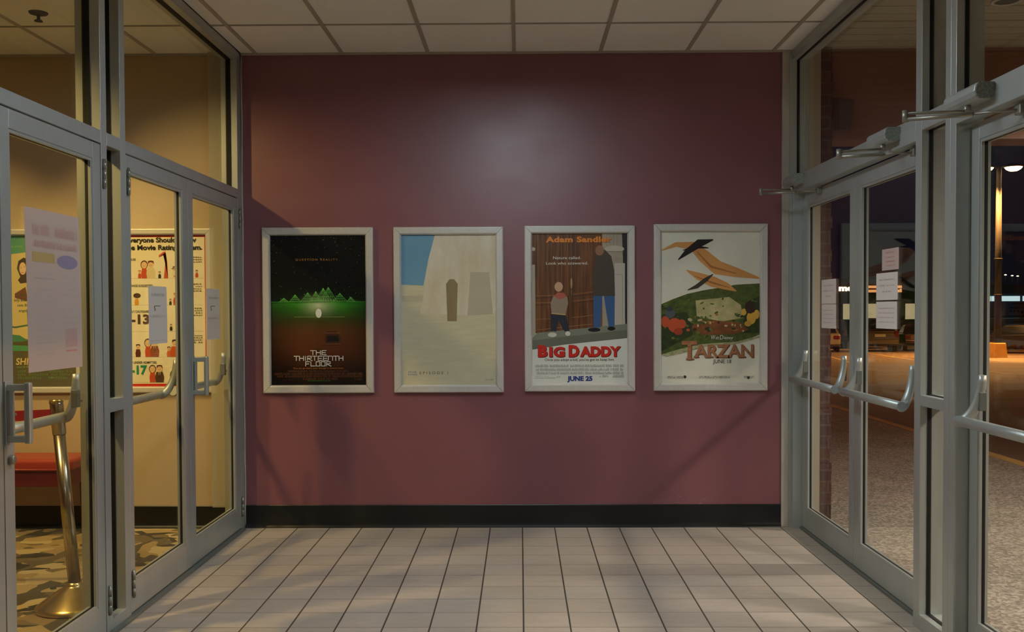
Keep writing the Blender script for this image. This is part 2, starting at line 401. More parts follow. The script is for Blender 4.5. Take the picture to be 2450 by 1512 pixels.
struct(MB().box(1.80, 1.885, -1.98, -.06, 0, .016).build('trim_5', ALU_D, bevel=.003))
struct(MB().box(1.80, 1.885, -4.32, -2.38, 0, .016).build('trim_6', ALU_D, bevel=.003))

# ------------------------------------------------------------------ doors
def door(name, label, y0, y1, g, face, sgn, zt, hinge=None, hinge_x=None):
    """leaf in plane of constant x. face = x of the vestibule face, sgn = direction to the other face; g = glass opening (y0,y1,z0,z1)"""
    r = thing(name, (face, (y0 + y1) / 2, 0), label, 'door', kind='structure')
    xb = face + sgn * .045; gy0, gy1, gz0, gz1 = g
    for nm, a in (('stile', (y0, gy0, .018, zt)), ('stile', (gy1, y1, .018, zt)), ('top_rail', (gy0, gy1, gz1, zt)), ('bottom_rail', (gy0, gy1, .018, gz0))):
        MB().box(face, xb, *a).build(nm, ALU, r, bevel=.002)
    m = face + sgn * .0225; gk = MB(); gasket_loop(gk, m - .007, m + .007, gy0, gy1, gz0, gz1, .011); gk.build('gasket', GASKET, r)
    bd = MB()
    for s in (-1, 1):
        xa, xc = (m + s * .007, m + s * .0185)
        for q in ((gy0, gy0 + .012, gz0, gz1), (gy1 - .012, gy1, gz0, gz1), (gy0 + .012, gy1 - .012, gz0, gz0 + .012), (gy0 + .012, gy1 - .012, gz1 - .012, gz1)):
            bd.box(xa, xc, *q)
    bd.build('glazing_bead', ALU, r)
    MB().box(m - .003, m + .003, gy0 + .006, gy1 - .006, gz0 + .006, gz1 - .006).build('pane', GLASS, r)
    if hinge is not None:
        for z in (.155, 2.05):
            h = MB(); x = face - sgn * .008
            for k in range(3): h.tube([(x, hinge, z - .058 + k * .0395), (x, hinge, z - .022 + k * .0395)], .0085, 10)
            h.tube([(x, hinge, z - .066), (x, hinge, z + .066)], .006, 8)
            h.build('hinge', STEEL, r)
    return r
D1 = door('door_1', 'glass lobby door beside the paired mullions with large reversed notice and pull handle', -2.945, -2.135, (-2.885, -2.21, .15, 2.105), -1.873, -1, 2.176, -2.112)
D2 = door('door_2', 'middle glass lobby door with a reversed notice and no pull handle', -1.862, -1.036, (-1.818, -1.118, .16, 2.103), -1.873, -1, 2.176, -1.85)
D3 = door('door_3', 'glass lobby door next to the maroon wall with pull handle on its left stile', -1.03, -.09, (-.955, -.185, .155, 2.103), -1.873, -1, 2.176, -.075)
D0 = door('door_4', 'glass lobby door at the far left edge, mostly outside the frame', -3.835, -2.952, (-3.75, -3.02, .15, 2.105), -1.873, -1, 2.176)
R1 = door('door_5', 'glass street door next to the maroon wall with two white notices', -1.018, -.064, (-.952, -.16, .148, 2.106), 1.815, 1, 2.192)
R2 = door('door_6', 'middle glass street door with three stacked notices', -1.972, -1.024, (-1.885, -1.115, .152, 2.108), 1.815, 1, 2.192)
R3 = door('door_7', 'glass street door at the right edge with the lit lamp post behind it', -3.32, -2.388, (-3.235, -2.455, .155, 2.122), 1.815, 1, 2.192)
R4 = door('door_8', 'glass street door outside the right edge of the view', -4.315, -3.327, (-4.23, -3.41, .155, 2.122), 1.815, 1, 2.192)

def pull_handle(d, y):
    r = MB(); x0 = -1.873
    for z in (.987, 1.172): r.box(x0, x0 + .085, y - .011, y + .011, z - .012, z + .012)
    r.box(x0, x0 + .006, y - .02, y + .02, .965, 1.195)
    h = r.build('pull_handle', ALU, d, bevel=.004)
    MB().box(x0 + .066, x0 + .088, y - .014, y + .014, .97, 1.19).build('grip', ALU, h, bevel=.006)
    MB().box(x0 + .012, x0 + .024, y - .009, y + .009, .995, 1.165).build('back_bar', ALU, h, bevel=.003)
pull_handle(D1, -2.925); pull_handle(D3, -.985)
MB().lathe([(0.0, -1.855), (.012, -1.855), (.017, -1.858), (.017, -1.8735)], (0, -2.91, .91), 20, axis='x').build('lock_cylinder', STEEL, D1)

def push_bar(d, y0, y1, face, out, z=.99, top=1.18, mat_=ALU):
    """crash bar: round tube between two arms that curve up to the door face (out = direction away from the face)"""
    x = face + out * .082
    bar = MB().tube([(x, y0, z), (x, y1, z)], .0215, 16).build('push_bar', mat_, d)
    for y, s in ((y0, 1), (y1, -1)):
        a = MB(); pts = []; rr = []
        for k in range(11):
            t = k / 10; ang = t * math.pi / 2
            pts.append((x - out * .07 * math.sin(ang), y - s * .045 * math.sin(ang), z - .003 + (top - z) * (1 - math.cos(ang)) ** .9))
            rr.append(.024 - .009 * t)
        a.tube([(x, y + s * .012, z)] + pts, [.0235] + rr, 12)
        a.build('arm', mat_, bar)
        MB().box(face, face + out * .03, y - s * .045 - .014, y - s * .045 + .014, z + .045, z + .12).build('arm_bracket', ALU_D, bar, bevel=.003)
        MB().tube([(face, y - s * .045 + .026, z + .07), (face + out * .012, y - s * .045 + .026, z + .07)], .005, 8).build('screw', STEEL, bar)
push_bar(R1, -.125, -.945, 1.815, -1); push_bar(R2, -1.095, -1.89, 1.815, -1); push_bar(R3, -2.475, -3.23, 1.815, -1)
push_bar(D1, -2.225, -2.85, -1.918, -1); push_bar(D2, -1.79, -1.13, -1.918, -1); push_bar(D3, -.2, -.93, -1.918, -1)

# ------------------------------------------------------------------ door closers on the street header
def closer(label, y0, y1, ysp, ybr, elbow, ze):
    z0, z1 = 2.232, 2.296; x0, x1 = 1.682, 1.754
    r = thing('door_closer', (1.754, (y0 + y1) / 2, z0), label, 'door closer', 'door closers on the street header')
    prof = [(x1, z0), (x0 + .016, z0), (x0 + .004, z0 + .012), (x0, z0 + .03), (x0 + .004, z1 - .012), (x0 + .014, z1), (x1, z1)]
    MB().prism(prof, 'y', y0 + .012, y1).build('body', ALU, r, bevel=.003)
    cap = MB().prism([(p[0] * 1.0, p[1]) for p in prof], 'y', y0, y0 + .011).build('end_cap', mat_cap, r, bevel=.002)
    MB().tube([(x0 + .03, ysp, z0 + .002), (x0 + .03, ysp, z0 - .03)], .013, 12).build('spindle', STEEL, r)
    E = (elbow[0], elbow[1], ze)
    a = MB().tube([(x0 + .03, ysp, z0 - .022), (E[0], E[1], ze + .012)], .0075, 10, flat=(1.3, .8)); a.build('main_arm', STEEL, r)
    f = MB().tube([(E[0], E[1], ze - .012), (E[0] + (1.79 - E[0]) * .62, E[1] + (ybr - E[1]) * .62, ze * .38 + 2.168 * .62 - .006)], .0085, 10).tube([(E[0] + (1.79 - E[0]) * .6, E[1] + (ybr - E[1]) * .6, ze * .4 + 2.168 * .6 - .006), (1.79, ybr, 2.168)], .005, 8)
    f.build('forearm', STEEL, r)
    MB().tube([(E[0], E[1], ze - .022), (E[0], E[1], ze + .024)], .0125, 12).build('elbow', STEEL, r)
    k = MB().box(1.786, 1.815, ybr - .022, ybr + .022, 2.15, 2.19); k.build('door_bracket', STEEL, r, bevel=.004)
mat_cap = mat('speckled_cap', lin(132, 140, 134), .6, noise=((120, 120, 120), .35))
closer('grey door closer nearest the maroon wall with arms reaching over it', -.30, -.05, -.16, -.44, (1.50, -.22), 2.19)
closer('grey door closer on the header of the middle street door', -1.81, -1.56, -1.70, -1.86, (1.47, -1.80), 2.17)
closer('large grey door closer at the upper right above the lamp post door', -2.70, -2.42, -2.57, -2.80, (1.50, -2.50), 2.205)

# ------------------------------------------------------------------ paper notices
def thin_paper(name, col):
    m = bpy.data.materials.new(name); m.use_nodes = True; t = m.node_tree; t.nodes.clear(); b = NB(m)
    out = b.n('ShaderNodeOutputMaterial'); d = b.n('ShaderNodeBsdfDiffuse'); tr = b.n('ShaderNodeBsdfTranslucent'); mx = b.n('ShaderNodeMixShader')
    d.inputs[0].default_value = col; tr.inputs[0].default_value = col; mx.inputs[0].default_value = .35
    b.l(d.outputs[0], mx.inputs[1]); b.l(tr.outputs[0], mx.inputs[2]); b.l(mx.outputs[0], out.inputs[0]); return m
P_WHITE = thin_paper('thin_white_paper', lin(224, 222, 222)); P_PINK = thin_paper('thin_pink_paper', lin(208, 194, 192))
INK_G = thin_paper('show_through_grey', lin(198, 192, 190)); INK_R = thin_paper('show_through_red', lin(212, 160, 156)); INK_D = mat('dark_ink', lin(60, 60, 58), .9)
INK_Y = thin_paper('show_through_yellow', lin(212, 186, 130)); INK_B = thin_paper('show_through_blue', lin(170, 160, 190)); INK_P = thin_paper('show_through_pale_red', lin(212, 180, 176))
def notice(label, group, x, facing, y0, y1, z0, z1, paper, marks, curl=0., skew=0., tilt=0.):
    """sheet on a pane of constant x, seen from the side `facing` (+1/-1). marks: (kind,u0,u1,v0,v1,material) with u from the viewer's left"""
    r = thing('paper_notice', (x, (y0 + y1) / 2, z0), label, 'paper notice', group)
    b = MB(); n = 8; W_ = y1 - y0; Hh = z1 - z0
    left, right = (y0, y1) if facing > 0 else (y1, y0)      # viewer's left
    def P(u, v, o=0.):
        c = curl * (math.sin(v * 3.3) * .3 + (u - .5) ** 2 * 1.2 * (1 - v) ** 2)
        return (x + facing * (.0015 + c + o), left + (right - left) * (u + skew * (1 - v)), z0 + Hh * v + tilt * (u - .5))
    vs = []; fs = []
    for i in range(n + 1):
        for j in range(n + 1): vs.append(P(i / n, j / n))
    for i in range(n):
        for j in range(n):
            a = i * (n + 1) + j; q = (a, a + n + 1, a + n + 2, a + 1); fs.append(q if facing * (right - left) * facing > 0 else q[::-1])
    k = len(vs); vs2 = [(v[0] - facing * .0006, v[1], v[2]) for v in vs]
    edge = [i * (n + 1) for i in range(n + 1)] + [n * (n + 1) + j for j in range(1, n + 1)] + [i * (n + 1) + n for i in range(n - 1, -1, -1)] + [j for j in range(n - 1, 0, -1)]
    fs = fs + [tuple(q + k for q in f[::-1]) for f in fs] + [(edge[i], edge[(i + 1) % len(edge)], edge[(i + 1) % len(edge)] + k, edge[i] + k) for i in range(len(edge))]
    b.add(vs + vs2, fs); mats = [paper]; m = b
    for kind, u0, u1, v0, v1, mm in marks:
        if mm not in mats: mats.append(mm)
        i = mats.index(mm); o = .0012
        if kind == 'box':
            m.add([P(u0, v0, o), P(u1, v0, o), P(u1, v1, o), P(u0, v1, o)], [(0, 1, 2, 3)], i)
        elif kind == 'oval':
            pts = [P((u0 + u1) / 2 + (u1 - u0) / 2 * math.cos(t * .2618), (v0 + v1) / 2 + (v1 - v0) / 2 * math.sin(t * .2618), o) for t in range(24)]
            m.add(pts, [tuple(range(24))], i)
        else:        # faint show-through words
            u = u0; rr = random.Random(int(u0 * 1000 + v0 * 7919))
            while u < u1:
                w = rr.uniform(.012, .028); h = v1 - v0
                if rr.random() > .14:
                    m.add([P(u, v0 + h * rr.choice((0, 0, .1)), o), P(min(u + w, u1), v0, o), P(min(u + w, u1), v1 - h * rr.choice((0, .25, .25)), o), P(u, v1 - h * rr.choice((0, .25)), o)], [(0, 1, 2, 3)], i)
                u += w + .009
    m.build('sheet', mats, r); return r
rows = lambda us, vs, h, mm: [('row', a, b_, v, v + h, mm) for (a, b_) in us for v in vs]
LG = -1.8875
notice('large pinkish notice with blue oval and red headline on the leftmost lobby door', None, LG, 1, -2.762, -2.32, 1.212, 1.838, P_PINK,
       rows([(.12, .42), (.52, .95)], [.84], .075, INK_P) + rows([(.12, .95)], [.765], .045, INK_P) + [('box', .1, .5, .675, .735, INK_Y), ('oval', .54, .94, .645, .735, INK_B)]
       + rows([(.14, .48)], [.60, .57, .50, .46, .42, .34, .31, .25, .21, .17, .13, .10], .013, INK_G) + rows([(.6, .92)], [.59, .55, .51, .47, .41, .37, .33, .29, .24], .012, INK_G)
       + [('box', .68, .9, .14, .26, INK_P), ('box', .68, .9, .11, .12, INK_R)], curl=.012, skew=.02, tilt=-.002)
arrow = [('box', .28, .32, .62, .66, INK_D), ('box', .32, .62, .655, .665, INK_D), ('box', .3, .34, .57, .62, INK_D)]
notice('white notice with a small arrow on the middle lobby door', None, LG, 1, -1.578, -1.332, 1.278, 1.571, P_WHITE, rows([(.15, .85)], [.83], .05, INK_G) + arrow + rows([(.06, .9)], [.46], .045, INK_G) + rows([(.1, .8)], [.05], .012, INK_G), curl=.004)
notice('white notice with a small arrow on the lobby door beside the maroon wall', None, LG, 1, -.702, -.45, 1.273, 1.578, P_WHITE, rows([(.12, .9)], [.80], .05, INK_G) + arrow + rows([(.06, .9)], [.40], .045, INK_G), curl=.004, skew=.02)
RG = 1.8325
t3 = lambda: rows([(.15, .85)], [.72], .06, INK_G) + rows([(.12, .9)], [.5], .07, INK_G) + rows([(.3, .7)], [.28], .07, INK_G)
t4 = lambda: rows([(.12, .88)], [.73, .56, .39, .22], .05, INK_G)
notice('upper white notice on the street door beside the maroon wall', None, RG, -1, -.668, -.402, 1.474, 1.622, P_WHITE, t3())
notice('lower white notice on the street door beside the maroon wall', None, RG, -1, -.67, -.404, 1.326, 1.471, P_WHITE, t4())
notice('small pink notice with red lettering, topmost on the middle street door', None, RG, -1, -1.602, -1.386, 1.638, 1.746, P_PINK, rows([(.25, .8)], [.78, .56, .36, .18], .08, INK_R), tilt=0)
notice('white notice between the pink notice and the bottom sheet on the middle street door', None, RG, -1, -1.59, -1.309, 1.487, 1.626, P_WHITE, t3())
notice('bottom white notice of the three on the middle street door', None, RG, -1, -1.584, -1.309, 1.341, 1.479, P_WHITE, t4())

# ------------------------------------------------------------------ framed posters
def rail_frame(r, x0, x1, z0, z1, w, mat_, d=.03):
    """four mitred rails with a rounded outer lip, standing off the wall"""
    g = .0012
    corners = [((x0, z0), (x1, z0), (x1 - w, z0 + w), (x0 + w, z0 + w)), ((x1, z0), (x1, z1), (x1 - w, z1 - w), (x1 - w, z0 + w)),
               ((x1, z1), (x0, z1), (x0 + w, z1 - w), (x1 - w, z1 - w)), ((x0, z1), (x0, z0), (x0 + w, z0 + w), (x0 + w, z1 - w))]
    for a, b_, c, e in corners:
        L = Vector((b_[0] - a[0], b_[1] - a[1])).normalized() * g
        q = [(a[0] + L.x, a[1] + L.y), (b_[0] - L.x, b_[1] - L.y), (c[0] - L.x, c[1] - L.y), (e[0] + L.x, e[1] + L.y)]
        m = MB(); n = 4
        # ring: back, front outer chamfer, front inner, inner return
        def ins(t): return [(q[0][0] + (q[3][0] - q[0][0]) * t, q[0][1] + (q[3][1] - q[0][1]) * t), (q[1][0] + (q[2][0] - q[1][0]) * t, q[1][1] + (q[2][1] - q[1][1]) * t)]
        prof = [(0, 0), (0, -d * .8), (.06, -d * .95), (.15, -d), (.80, -d * .98), (.9, -d * .85), (1, -d * .55), (1, 0)]
        vs = []
        for t, y in prof:
            p0, p1 = ins(t); vs += [(p0[0], y, p0[1]), (p1[0], y, p1[1])]
        k = len(prof)
        fs = [(2 * i, 2 * i + 1, 2 * ((i + 1) % k) + 1, 2 * ((i + 1) % k)) for i in range(k)] + [tuple(2 * i for i in range(k))[::-1], tuple(2 * i + 1 for i in range(k))]
        m.add(vs, [f[::-1] for f in fs]); m.build('frame_rail', mat_, r)
    MB().box(x0 + .01, x1 - .01, -.0045, -.0005, z0 + .01, z1 - .01).build('backing_board', GASKET, r)

INK = {}
def ink(r, g, b_, rough=.4):
    k = (r, g, b_)
    if k not in INK: INK[k] = mat('print_%d' % len(INK), lin(r, g, b_), rough)
    return INK[k]
class Print(MB):
    """a printed sheet: crop pixels -> wall coordinates, layers of flat ink"""
    def __init__(s, inner, crop, y=-.006):
        super().__init__(); s.x0, s.x1, s.z0, s.z1 = inner; s.c = crop; s.y = y; s.mats = []; s.k = 0
    def q(s, px, py):
        a, b_, c, d = s.c
        return (s.x0 + (px - a) / (b_ - a) * (s.x1 - s.x0), s.z1 - (py - c) / (d - c) * (s.z1 - s.z0))
    def mi(s, m):
        if m not in s.mats: s.mats.append(m)
        return s.mats.index(m)
    def lay(s): s.k += 1; return s.y - s.k * .00002
    def sheet(s, m): return s.flat([(s.x0 - .004, s.z0 - .004), (s.x1 + .004, s.z0 - .004), (s.x1 + .004, s.z1 + .004), (s.x0 - .004, s.z1 + .004)], s.y, s.mi(m))
    def poly(s, pts, m): return s.flat([s.q(*p) for p in pts], s.lay(), s.mi(m))
    def oval(s, px, py, rx, ry, m, rot=0.):
        x, z = s.q(px, py); kx = (s.x1 - s.x0) / (s.c[1] - s.c[0]); return s.disc(x, z, rx * kx, ry * kx, s.lay(), s.mi(m), 20, rot)
    def line(s, pts, w, m):
        y = s.lay(); i = s.mi(m)
        for a, b_ in zip(pts, pts[1:]):
            d = Vector((b_[0] - a[0], b_[1] - a[1]))
            if d.length < 1e-6: continue
            d = d.normalized() * (w / 2); n = Vector((-d.y, d.x))
            s.flat([s.q(a[0] - d.x * .5 + n.x, a[1] - d.y * .5 + n.y), s.q(b_[0] + d.x * .5 + n.x, b_[1] + d.y * .5 + n.y), s.q(b_[0] + d.x * .5 - n.x, b_[1] + d.y * .5 - n.y), s.q(a[0] - d.x * .5 - n.x, a[1] - d.y * .5 - n.y)], y, i)
        return s
    def words(s, txt, px0, px1, base, cap, m, bold=0., spacing=1., shear=0.):
        a = s.q(px0, base); b_ = s.q(px1, base - cap)
        return s.text(txt, a[0], a[1], b_[1] - a[1], s.lay(), s.mi(m), width=b_[0] - a[0], bold=bold, spacing=spacing, shear=shear)
    def fine(s, px0, px1, base, cap, m, seed=1, fill=.8, tall=1.):
        """illegibly small credit lines"""
        rr = random.Random(seed); y = s.lay(); i = s.mi(m); x = px0
        while x < px1:
            w = rr.uniform(2, 5)
            if rr.random() < fill:
                h = cap * rr.choice((1, 1, .7)); s.flat([s.q(x, base), s.q(min(x + w, px1), base), s.q(min(x + w, px1), base - h), s.q(x, base - h)], y, i)
            x += w + 1.8
        return s
    def done(s, name, r): return s.build(name, s.mats, r)
    def flush(s, name, r, label=None):
        o = tag(s.build(name, s.mats, r), label); s.v, s.f, s.m, s.sm, s.mats = [], [], [], [], []; return o

def framed(label, ox0, ox1, oz0, oz1, w):
    r = thing('framed_poster', ((ox0 + ox1) / 2, 0, oz0), label, 'poster', 'framed film posters on the maroon wall')
    rail_frame(r, ox0, ox1, oz0, oz1, w, FRAME); return r

# --- leftmost: black sky, green horizon band, brown ground
def night_print():
    m = mat('night_landscape_print', (0, 0, 0, 1), .3); b = NB(m); x = b.xyz(b.obj()); o = b.obj()
    n = b.noise(o, (9, 1, 22), 5, .7); z = b.math('ADD', b.rng(x[2], .05, 1.05, 0, 1), b.math('MULTIPLY', b.math('SUBTRACT', n, .5), .05))
    c = b.ramp(z, [(0, lin(20, 11, 9)), (.10, lin(40, 20, 12)), (.24, lin(92, 46, 22)), (.36, lin(96, 58, 26)), (.43, lin(66, 66, 22)), (.50, lin(48, 110, 26)), (.545, lin(60, 150, 40)), (.56, lin(10, 36, 10)), (.64, lin(6, 10, 8)), (1, lin(5, 6, 8))])
    d = b.n('ShaderNodeVectorMath', operation='LENGTH'); mp = b.n('ShaderNodeMapping'); mp.inputs['Location'].default_value = (.0, 0, -.58 * 1.6); mp.inputs['Scale'].default_value = (1, 0, 1.6)
    b.l(o, mp.inputs[0]); b.l(mp.outputs[0], d.inputs[0])
    g = b.math('POWER', b.rng(d.outputs['Value'], 0, .17, 1, 0), 2.2)
    e = b.rng(b.math('ABSOLUTE', x[0]), .12, .34, 1, .25); vm = b.n('ShaderNodeVectorMath', operation='SCALE'); b.l(c, vm.inputs[0]); b.l(e, vm.inputs['Scale'])
    b.l(b.mix(b.math('MULTIPLY', g, .8), vm.outputs[0], lin(226, 232, 190)), b.p.inputs['Base Color']); return m
r1 = framed('framed poster of black starry sky over a green horizon, leftmost of the four', -1.737, -1.003, .899, 1.994, .052)
p = Print((-1.686, -1.054, .95, 1.943), (97, 925, 118, 1412)); p.sheet(night_print())
star = ink(210, 226, 232); star2 = ink(124, 140, 150); rr = random.Random(3)
for k in range(150):
    px, py = rr.uniform(102, 920), 122 + 560 * rr.random() ** 1.2; s_ = rr.choice((.9, 1, 1.2, 1.6, 2.2)); p.oval(px, py, s_, s_, star if s_ > 1.1 else star2)
grn2 = ink(120, 220, 96)
for y in (585, 600, 648, 655): p.line([(102, y), (922, y)], 1.1, ink(16, 44, 18))
for k in range(14): p.line([(102 + k * 62, 690), (-300 + k * 124 + (0), 520)] if 102 < -300 + k * 124 < 920 else [(102 + k * 62, 690), (102 + k * 62 + (k - 6.5) * 22, 620)], 1.0, ink(14, 52, 18))
# plain wire hills
for cx, h, w in ((212, 36, 50), (310, 66, 60), (420, 84, 70), (490, 94, 60), (555, 122, 80), (600, 130, 84), (700, 78, 74), (795, 44, 46)):
    top = (cx, 694 - h)
    for k in range(-3, 4): p.line([top, (cx + k * w / 3.2, 692 + abs(k))], 1.8, grn2)
    for t in (.35, .62, .85): p.line([(cx - w * t * .9, 694 - h * (1 - t)), (cx - w * t * .2, 690 - h * (1 - t) + 6), (cx + w * t * .9, 694 - h * (1 - t))], 1.5, grn2)
p.line([(102, 692), (922, 692)], 4, ink(70, 160, 50)); p.line([(300, 822), (740, 822)], 3, ink(150, 170, 90))
p.oval(514, 790, 26, 40, ink(236, 240, 226))
# plain dark block on the track
p.poly([(580, 945), (672, 945), (704, 1000), (700, 1056), (572, 1056), (568, 1000)], ink(70, 36, 22)); p.poly([(590, 985), (684, 985), (690, 1036), (582, 1036)], ink(18, 12, 10))
for y0 in (960, 1056): p.line([(572, y0), (704, y0)], 4, ink(150, 96, 62))
p.fine(455, 565, 1096, 14, ink(92, 58, 28), 5)
for k, (y, a, b_, h) in enumerate(((1298, 245, 770, 18), (1322, 128, 896, 20), (1344, 150, 890, 20), (1366, 365, 672, 18))): p.fine(a, b_, y, h, ink(88, 52, 36), 20 + k, .85)
p.fine(200, 300, 1368, 8, ink(70, 44, 34), 9); p.fine(820, 895, 1368, 18, ink(80, 50, 38), 11)
sh = p.done('poster_sheet', r1)
L = Print((-1.686, -1.054, .95, 1.943), (97, 925, 118, 1412), p.lay() - .0002)
L.words('QUESTION REALITY.', 316, 696, 336, 17, ink(226, 162, 76), .008, 1.5); L.flush('tagline_lettering', sh, 'small orange spaced lettering')
L.words("You can go there even though it doesn't exist.", 288, 730, 1270, 12, ink(190, 120, 50), .008, 1.05); L.flush('caption_lettering', sh)
L.words('WWW.THETHIRTEENTHFLOOR.COM', 412, 610, 1378, 8, ink(60, 140, 50), .006); L.flush('web_address_lettering', sh, 'tiny green lettering')
SEG = {'T': [[(0, 1), (1.05, 1)], [(.5, 1), (.5, 0)]], 'H': [[(.08, 0), (.08, 1)], [(.92, 0), (.92, 1)], [(.08, .52), (.92, .52)]], 'E': [[(1, 1), (.15, 1), (.1, .02), (1, .02)], [(.1, .5), (.85, .5)]],
       'I': [[(.5, 0), (.5, 1)]], 'R': [[(.1, 0), (.1, 1), (.9, 1), (.9, .55), (.15, .5), (1.1, -.05)]], 'N': [[(.05, 0), (.05, 1), (.8, 1), (.95, .85), (.95, 0)]], 'F': [[(.1, 0), (.1, 1), (1, 1)], [(.1, .5), (.8, .5)]],
       'L': [[(.1, 1), (.1, .02), (1, .02)]], 'O': [[(.1, .02), (.1, 1), (.9, 1), (.9, .02), (.1, .02)]]}
def seg_text(P, txt, px0, px1, base, cap, m, th):
    n = sum(.55 if c == 'I' else 1.12 for c in txt) - .12; u = (px1 - px0) / n; x = px0
    for c in txt:
        w = (.43 if c == 'I' else 1) * u
        for st in SEG[c]: P.line([(x + a * w, base - b_ * cap) for a, b_ in st], th, m)
        x += w + .12 * u
wh = ink(226, 226, 220)
seg_text(L, 'THE', 440, 578, 1148, 36, wh, 6.5); seg_text(L, 'THIRTEENTH', 296, 726, 1198, 38, wh, 6.5); seg_text(L, 'FLOOR', 394, 616, 1246, 38, wh, 6.5)
L.flush('title_lettering', sh, 'white angular title lettering')

# --- second: sand, pale slab, blue corner
def sand(name, a, b_, sc):
    m = mat(name, a, .4); k = NB(m); n = k.noise(k.obj(), sc, 6, .65); k.l(k.mix(k.rng(n, .3, .7, 0, 1), a, b_), k.p.inputs['Base Color']); return m
r2 = framed('framed cream poster with a blue corner, second from the left', -.868, -.143, .9, 1.9935, .051)
p = Print((-.818, -.186, .945, 1.945), (108, 925, 117, 1412)); p.sheet(sand('sand_print', lin(208, 202, 172), lin(196, 188, 158), (6, 1, 40)))
p.poly([(104, 112), (398, 112), (340, 330), (296, 553), (104, 545)], sand('sky_print', lin(98, 150, 184), lin(112, 158, 186), (3, 1, 3)))
p.poly([(104, 640), (292, 640), (292, 690), (104, 692)], ink(186, 180, 156))
p.poly([(398, 112), (930, 112), (930, 745), (888, 800), (640, 812), (480, 800), (266, 797), (296, 640), (340, 330)], sand('plaster_print', lin(218, 214, 202), lin(200, 184, 150), (7, 1, 3)))
p.poly([(700, 440), (860, 440), (890, 800), (670, 812)], sand('grey_slab_print', lin(176, 166, 142), lin(190, 180, 156), (5, 1, 4)))
p.poly([(490, 540), (520, 500), (560, 500), (590, 540), (580, 860), (500, 860)], sand('plain_post_print', lin(150, 132, 98), lin(132, 114, 84), (14, 1, 8)))   # plain upright block
p.fine(822, 892, 1370, 14, ink(150, 152, 146), 31, .95)
sh = p.done('poster_sheet', r2)
L = Print((-.818, -.186, .945, 1.945), (108, 925, 117, 1412), p.lay() - .0002); gb = ink(132, 140, 158)
L.words('STAR', 160, 238, 1303, 15, gb, .03, .95); L.words('WARS', 156, 240, 1324, 15, gb, .03, .95); L.flush('logo_lettering', sh, 'small grey-blue two-line logo')
L.words('EPISODE I', 260, 504, 1314, 22, ink(58, 62, 58), 0, 1.6)
L.flush('caption_lettering', sh, 'small dark spaced lettering')

# --- third: brown doors, grey step, red title
def wood_print():
    m = mat('door_wood_print', lin(96, 58, 34), .4); k = NB(m); o = k.obj(); n = k.noise(o, (60, 1, 3), 5, .6)
    k.l(k.ramp(k.rng(n, .3, .7, 0, 1), [(0, lin(62, 36, 20)), (.5, lin(104, 64, 36)), (1, lin(134, 88, 52))]), k.p.inputs['Base Color']); return m
r3 = framed('framed poster of brown wooden doors with red title, third from the left', -.0035, .725, .905, 1.9975, .0505)
p = Print((.044, .675, .951, 1.951), (113, 937, 100, 1398)); p.sheet(ink(216, 218, 212)); p.poly([(110, 96), (940, 96), (940, 960), (110, 960)], wood_print())
st = sand('stone_print', lin(176, 164, 146), lin(150, 138, 120), (5, 1, 5)); dk = ink(44, 28, 18); ed = ink(150, 106, 66)
p.poly([(722, 96), (940, 96), (940, 900), (722, 900)], st); p.poly([(892, 96), (940, 96), (940, 880), (920, 880)], ink(38, 40, 42))
for x in (760, 790, 820, 850): p.line([(x, 98), (x, 215)], 3, ink(130, 120, 106))
p.oval(828, 238, 84, 30, ink(190, 180, 162)); p.line([(752, 262), (904, 262)], 6, ink(110, 100, 88)); p.poly([(828, 360), (918, 360), (918, 895), (828, 900)], ink(188, 180, 168)); p.line([(828, 456), (896, 456), (896, 880)], 3, ink(140, 130, 118))
p.poly([(110, 370), (142, 370), (146, 1000), (110, 1010)], ink(178, 166, 146)); p.oval(128, 236, 18, 16, ink(186, 176, 158))
for x in (385, 425, 445, 466): p.line([(x, 98), (x, 640)], 4, dk if x != 425 else ed)
for x in (430, 468): p.line([(x, 640), (x, 920)], 4, dk)
for y in (630, 690, 830): p.line([(150, y + 8), (400, y)], 5, ed); p.line([(470, y - 6), (650, y - 26)], 5, ed)
for y in (648, 708): p.line([(150, y + 8), (400, y)], 4, dk); p.line([(470, y - 6), (650, y - 26)], 4, dk)
p.line([(168, 98), (168, 625)], 4, ed); p.line([(480, 98), (480, 600)], 4, dk); p.line([(160, 930), (640, 880)], 5, ed)
p.oval(456, 530, 9, 46, ink(176, 140, 90)); p.oval(456, 606, 8, 24, ink(120, 86, 52))
p.poly([(110, 1010), (160, 955), (940, 880), (940, 1002), (400, 1056), (110, 1100)], ink(124, 128, 116)); p.poly([(110, 1020), (940, 930), (940, 1002), (400, 1056), (110, 1100)], ink(104, 106, 94))
# two plain standing shapes seen from behind
blu = ink(58, 92, 140); jac = ink(76, 68, 58)
p.poly([(646, 630), (724, 630), (706, 910), (646, 912)], blu); p.poly([(734, 630), (830, 630), (828, 900), (776, 905)], blu)
p.oval(652, 930, 54, 18, ink(22, 20, 20)); p.oval(800, 920, 34, 18, ink(22, 20, 20))
p.poly([(668, 300), (690, 250), (740, 240), (800, 300), (826, 420), (832, 640), (645, 640), (640, 470)], jac); p.oval(700, 250, 38, 44, ink(150, 106, 82))
p.poly([(276, 790), (405, 790), (440, 940), (396, 944), (344, 850), (322, 944), (276, 940)], ink(42, 46, 58)); p.oval(290, 972, 38, 20, ink(206, 202, 190)); p.oval(424, 962, 22, 20, ink(206, 202, 190))
p.poly([(300, 640), (340, 608), (390, 612), (420, 650), (428, 700), (404, 796), (284, 784), (276, 700)], ink(150, 132, 116)); p.poly([(300, 640), (340, 608), (390, 612), (416, 642), (360, 670)], ink(176, 92, 78)); p.oval(346, 560, 36, 42, ink(196, 158, 128))
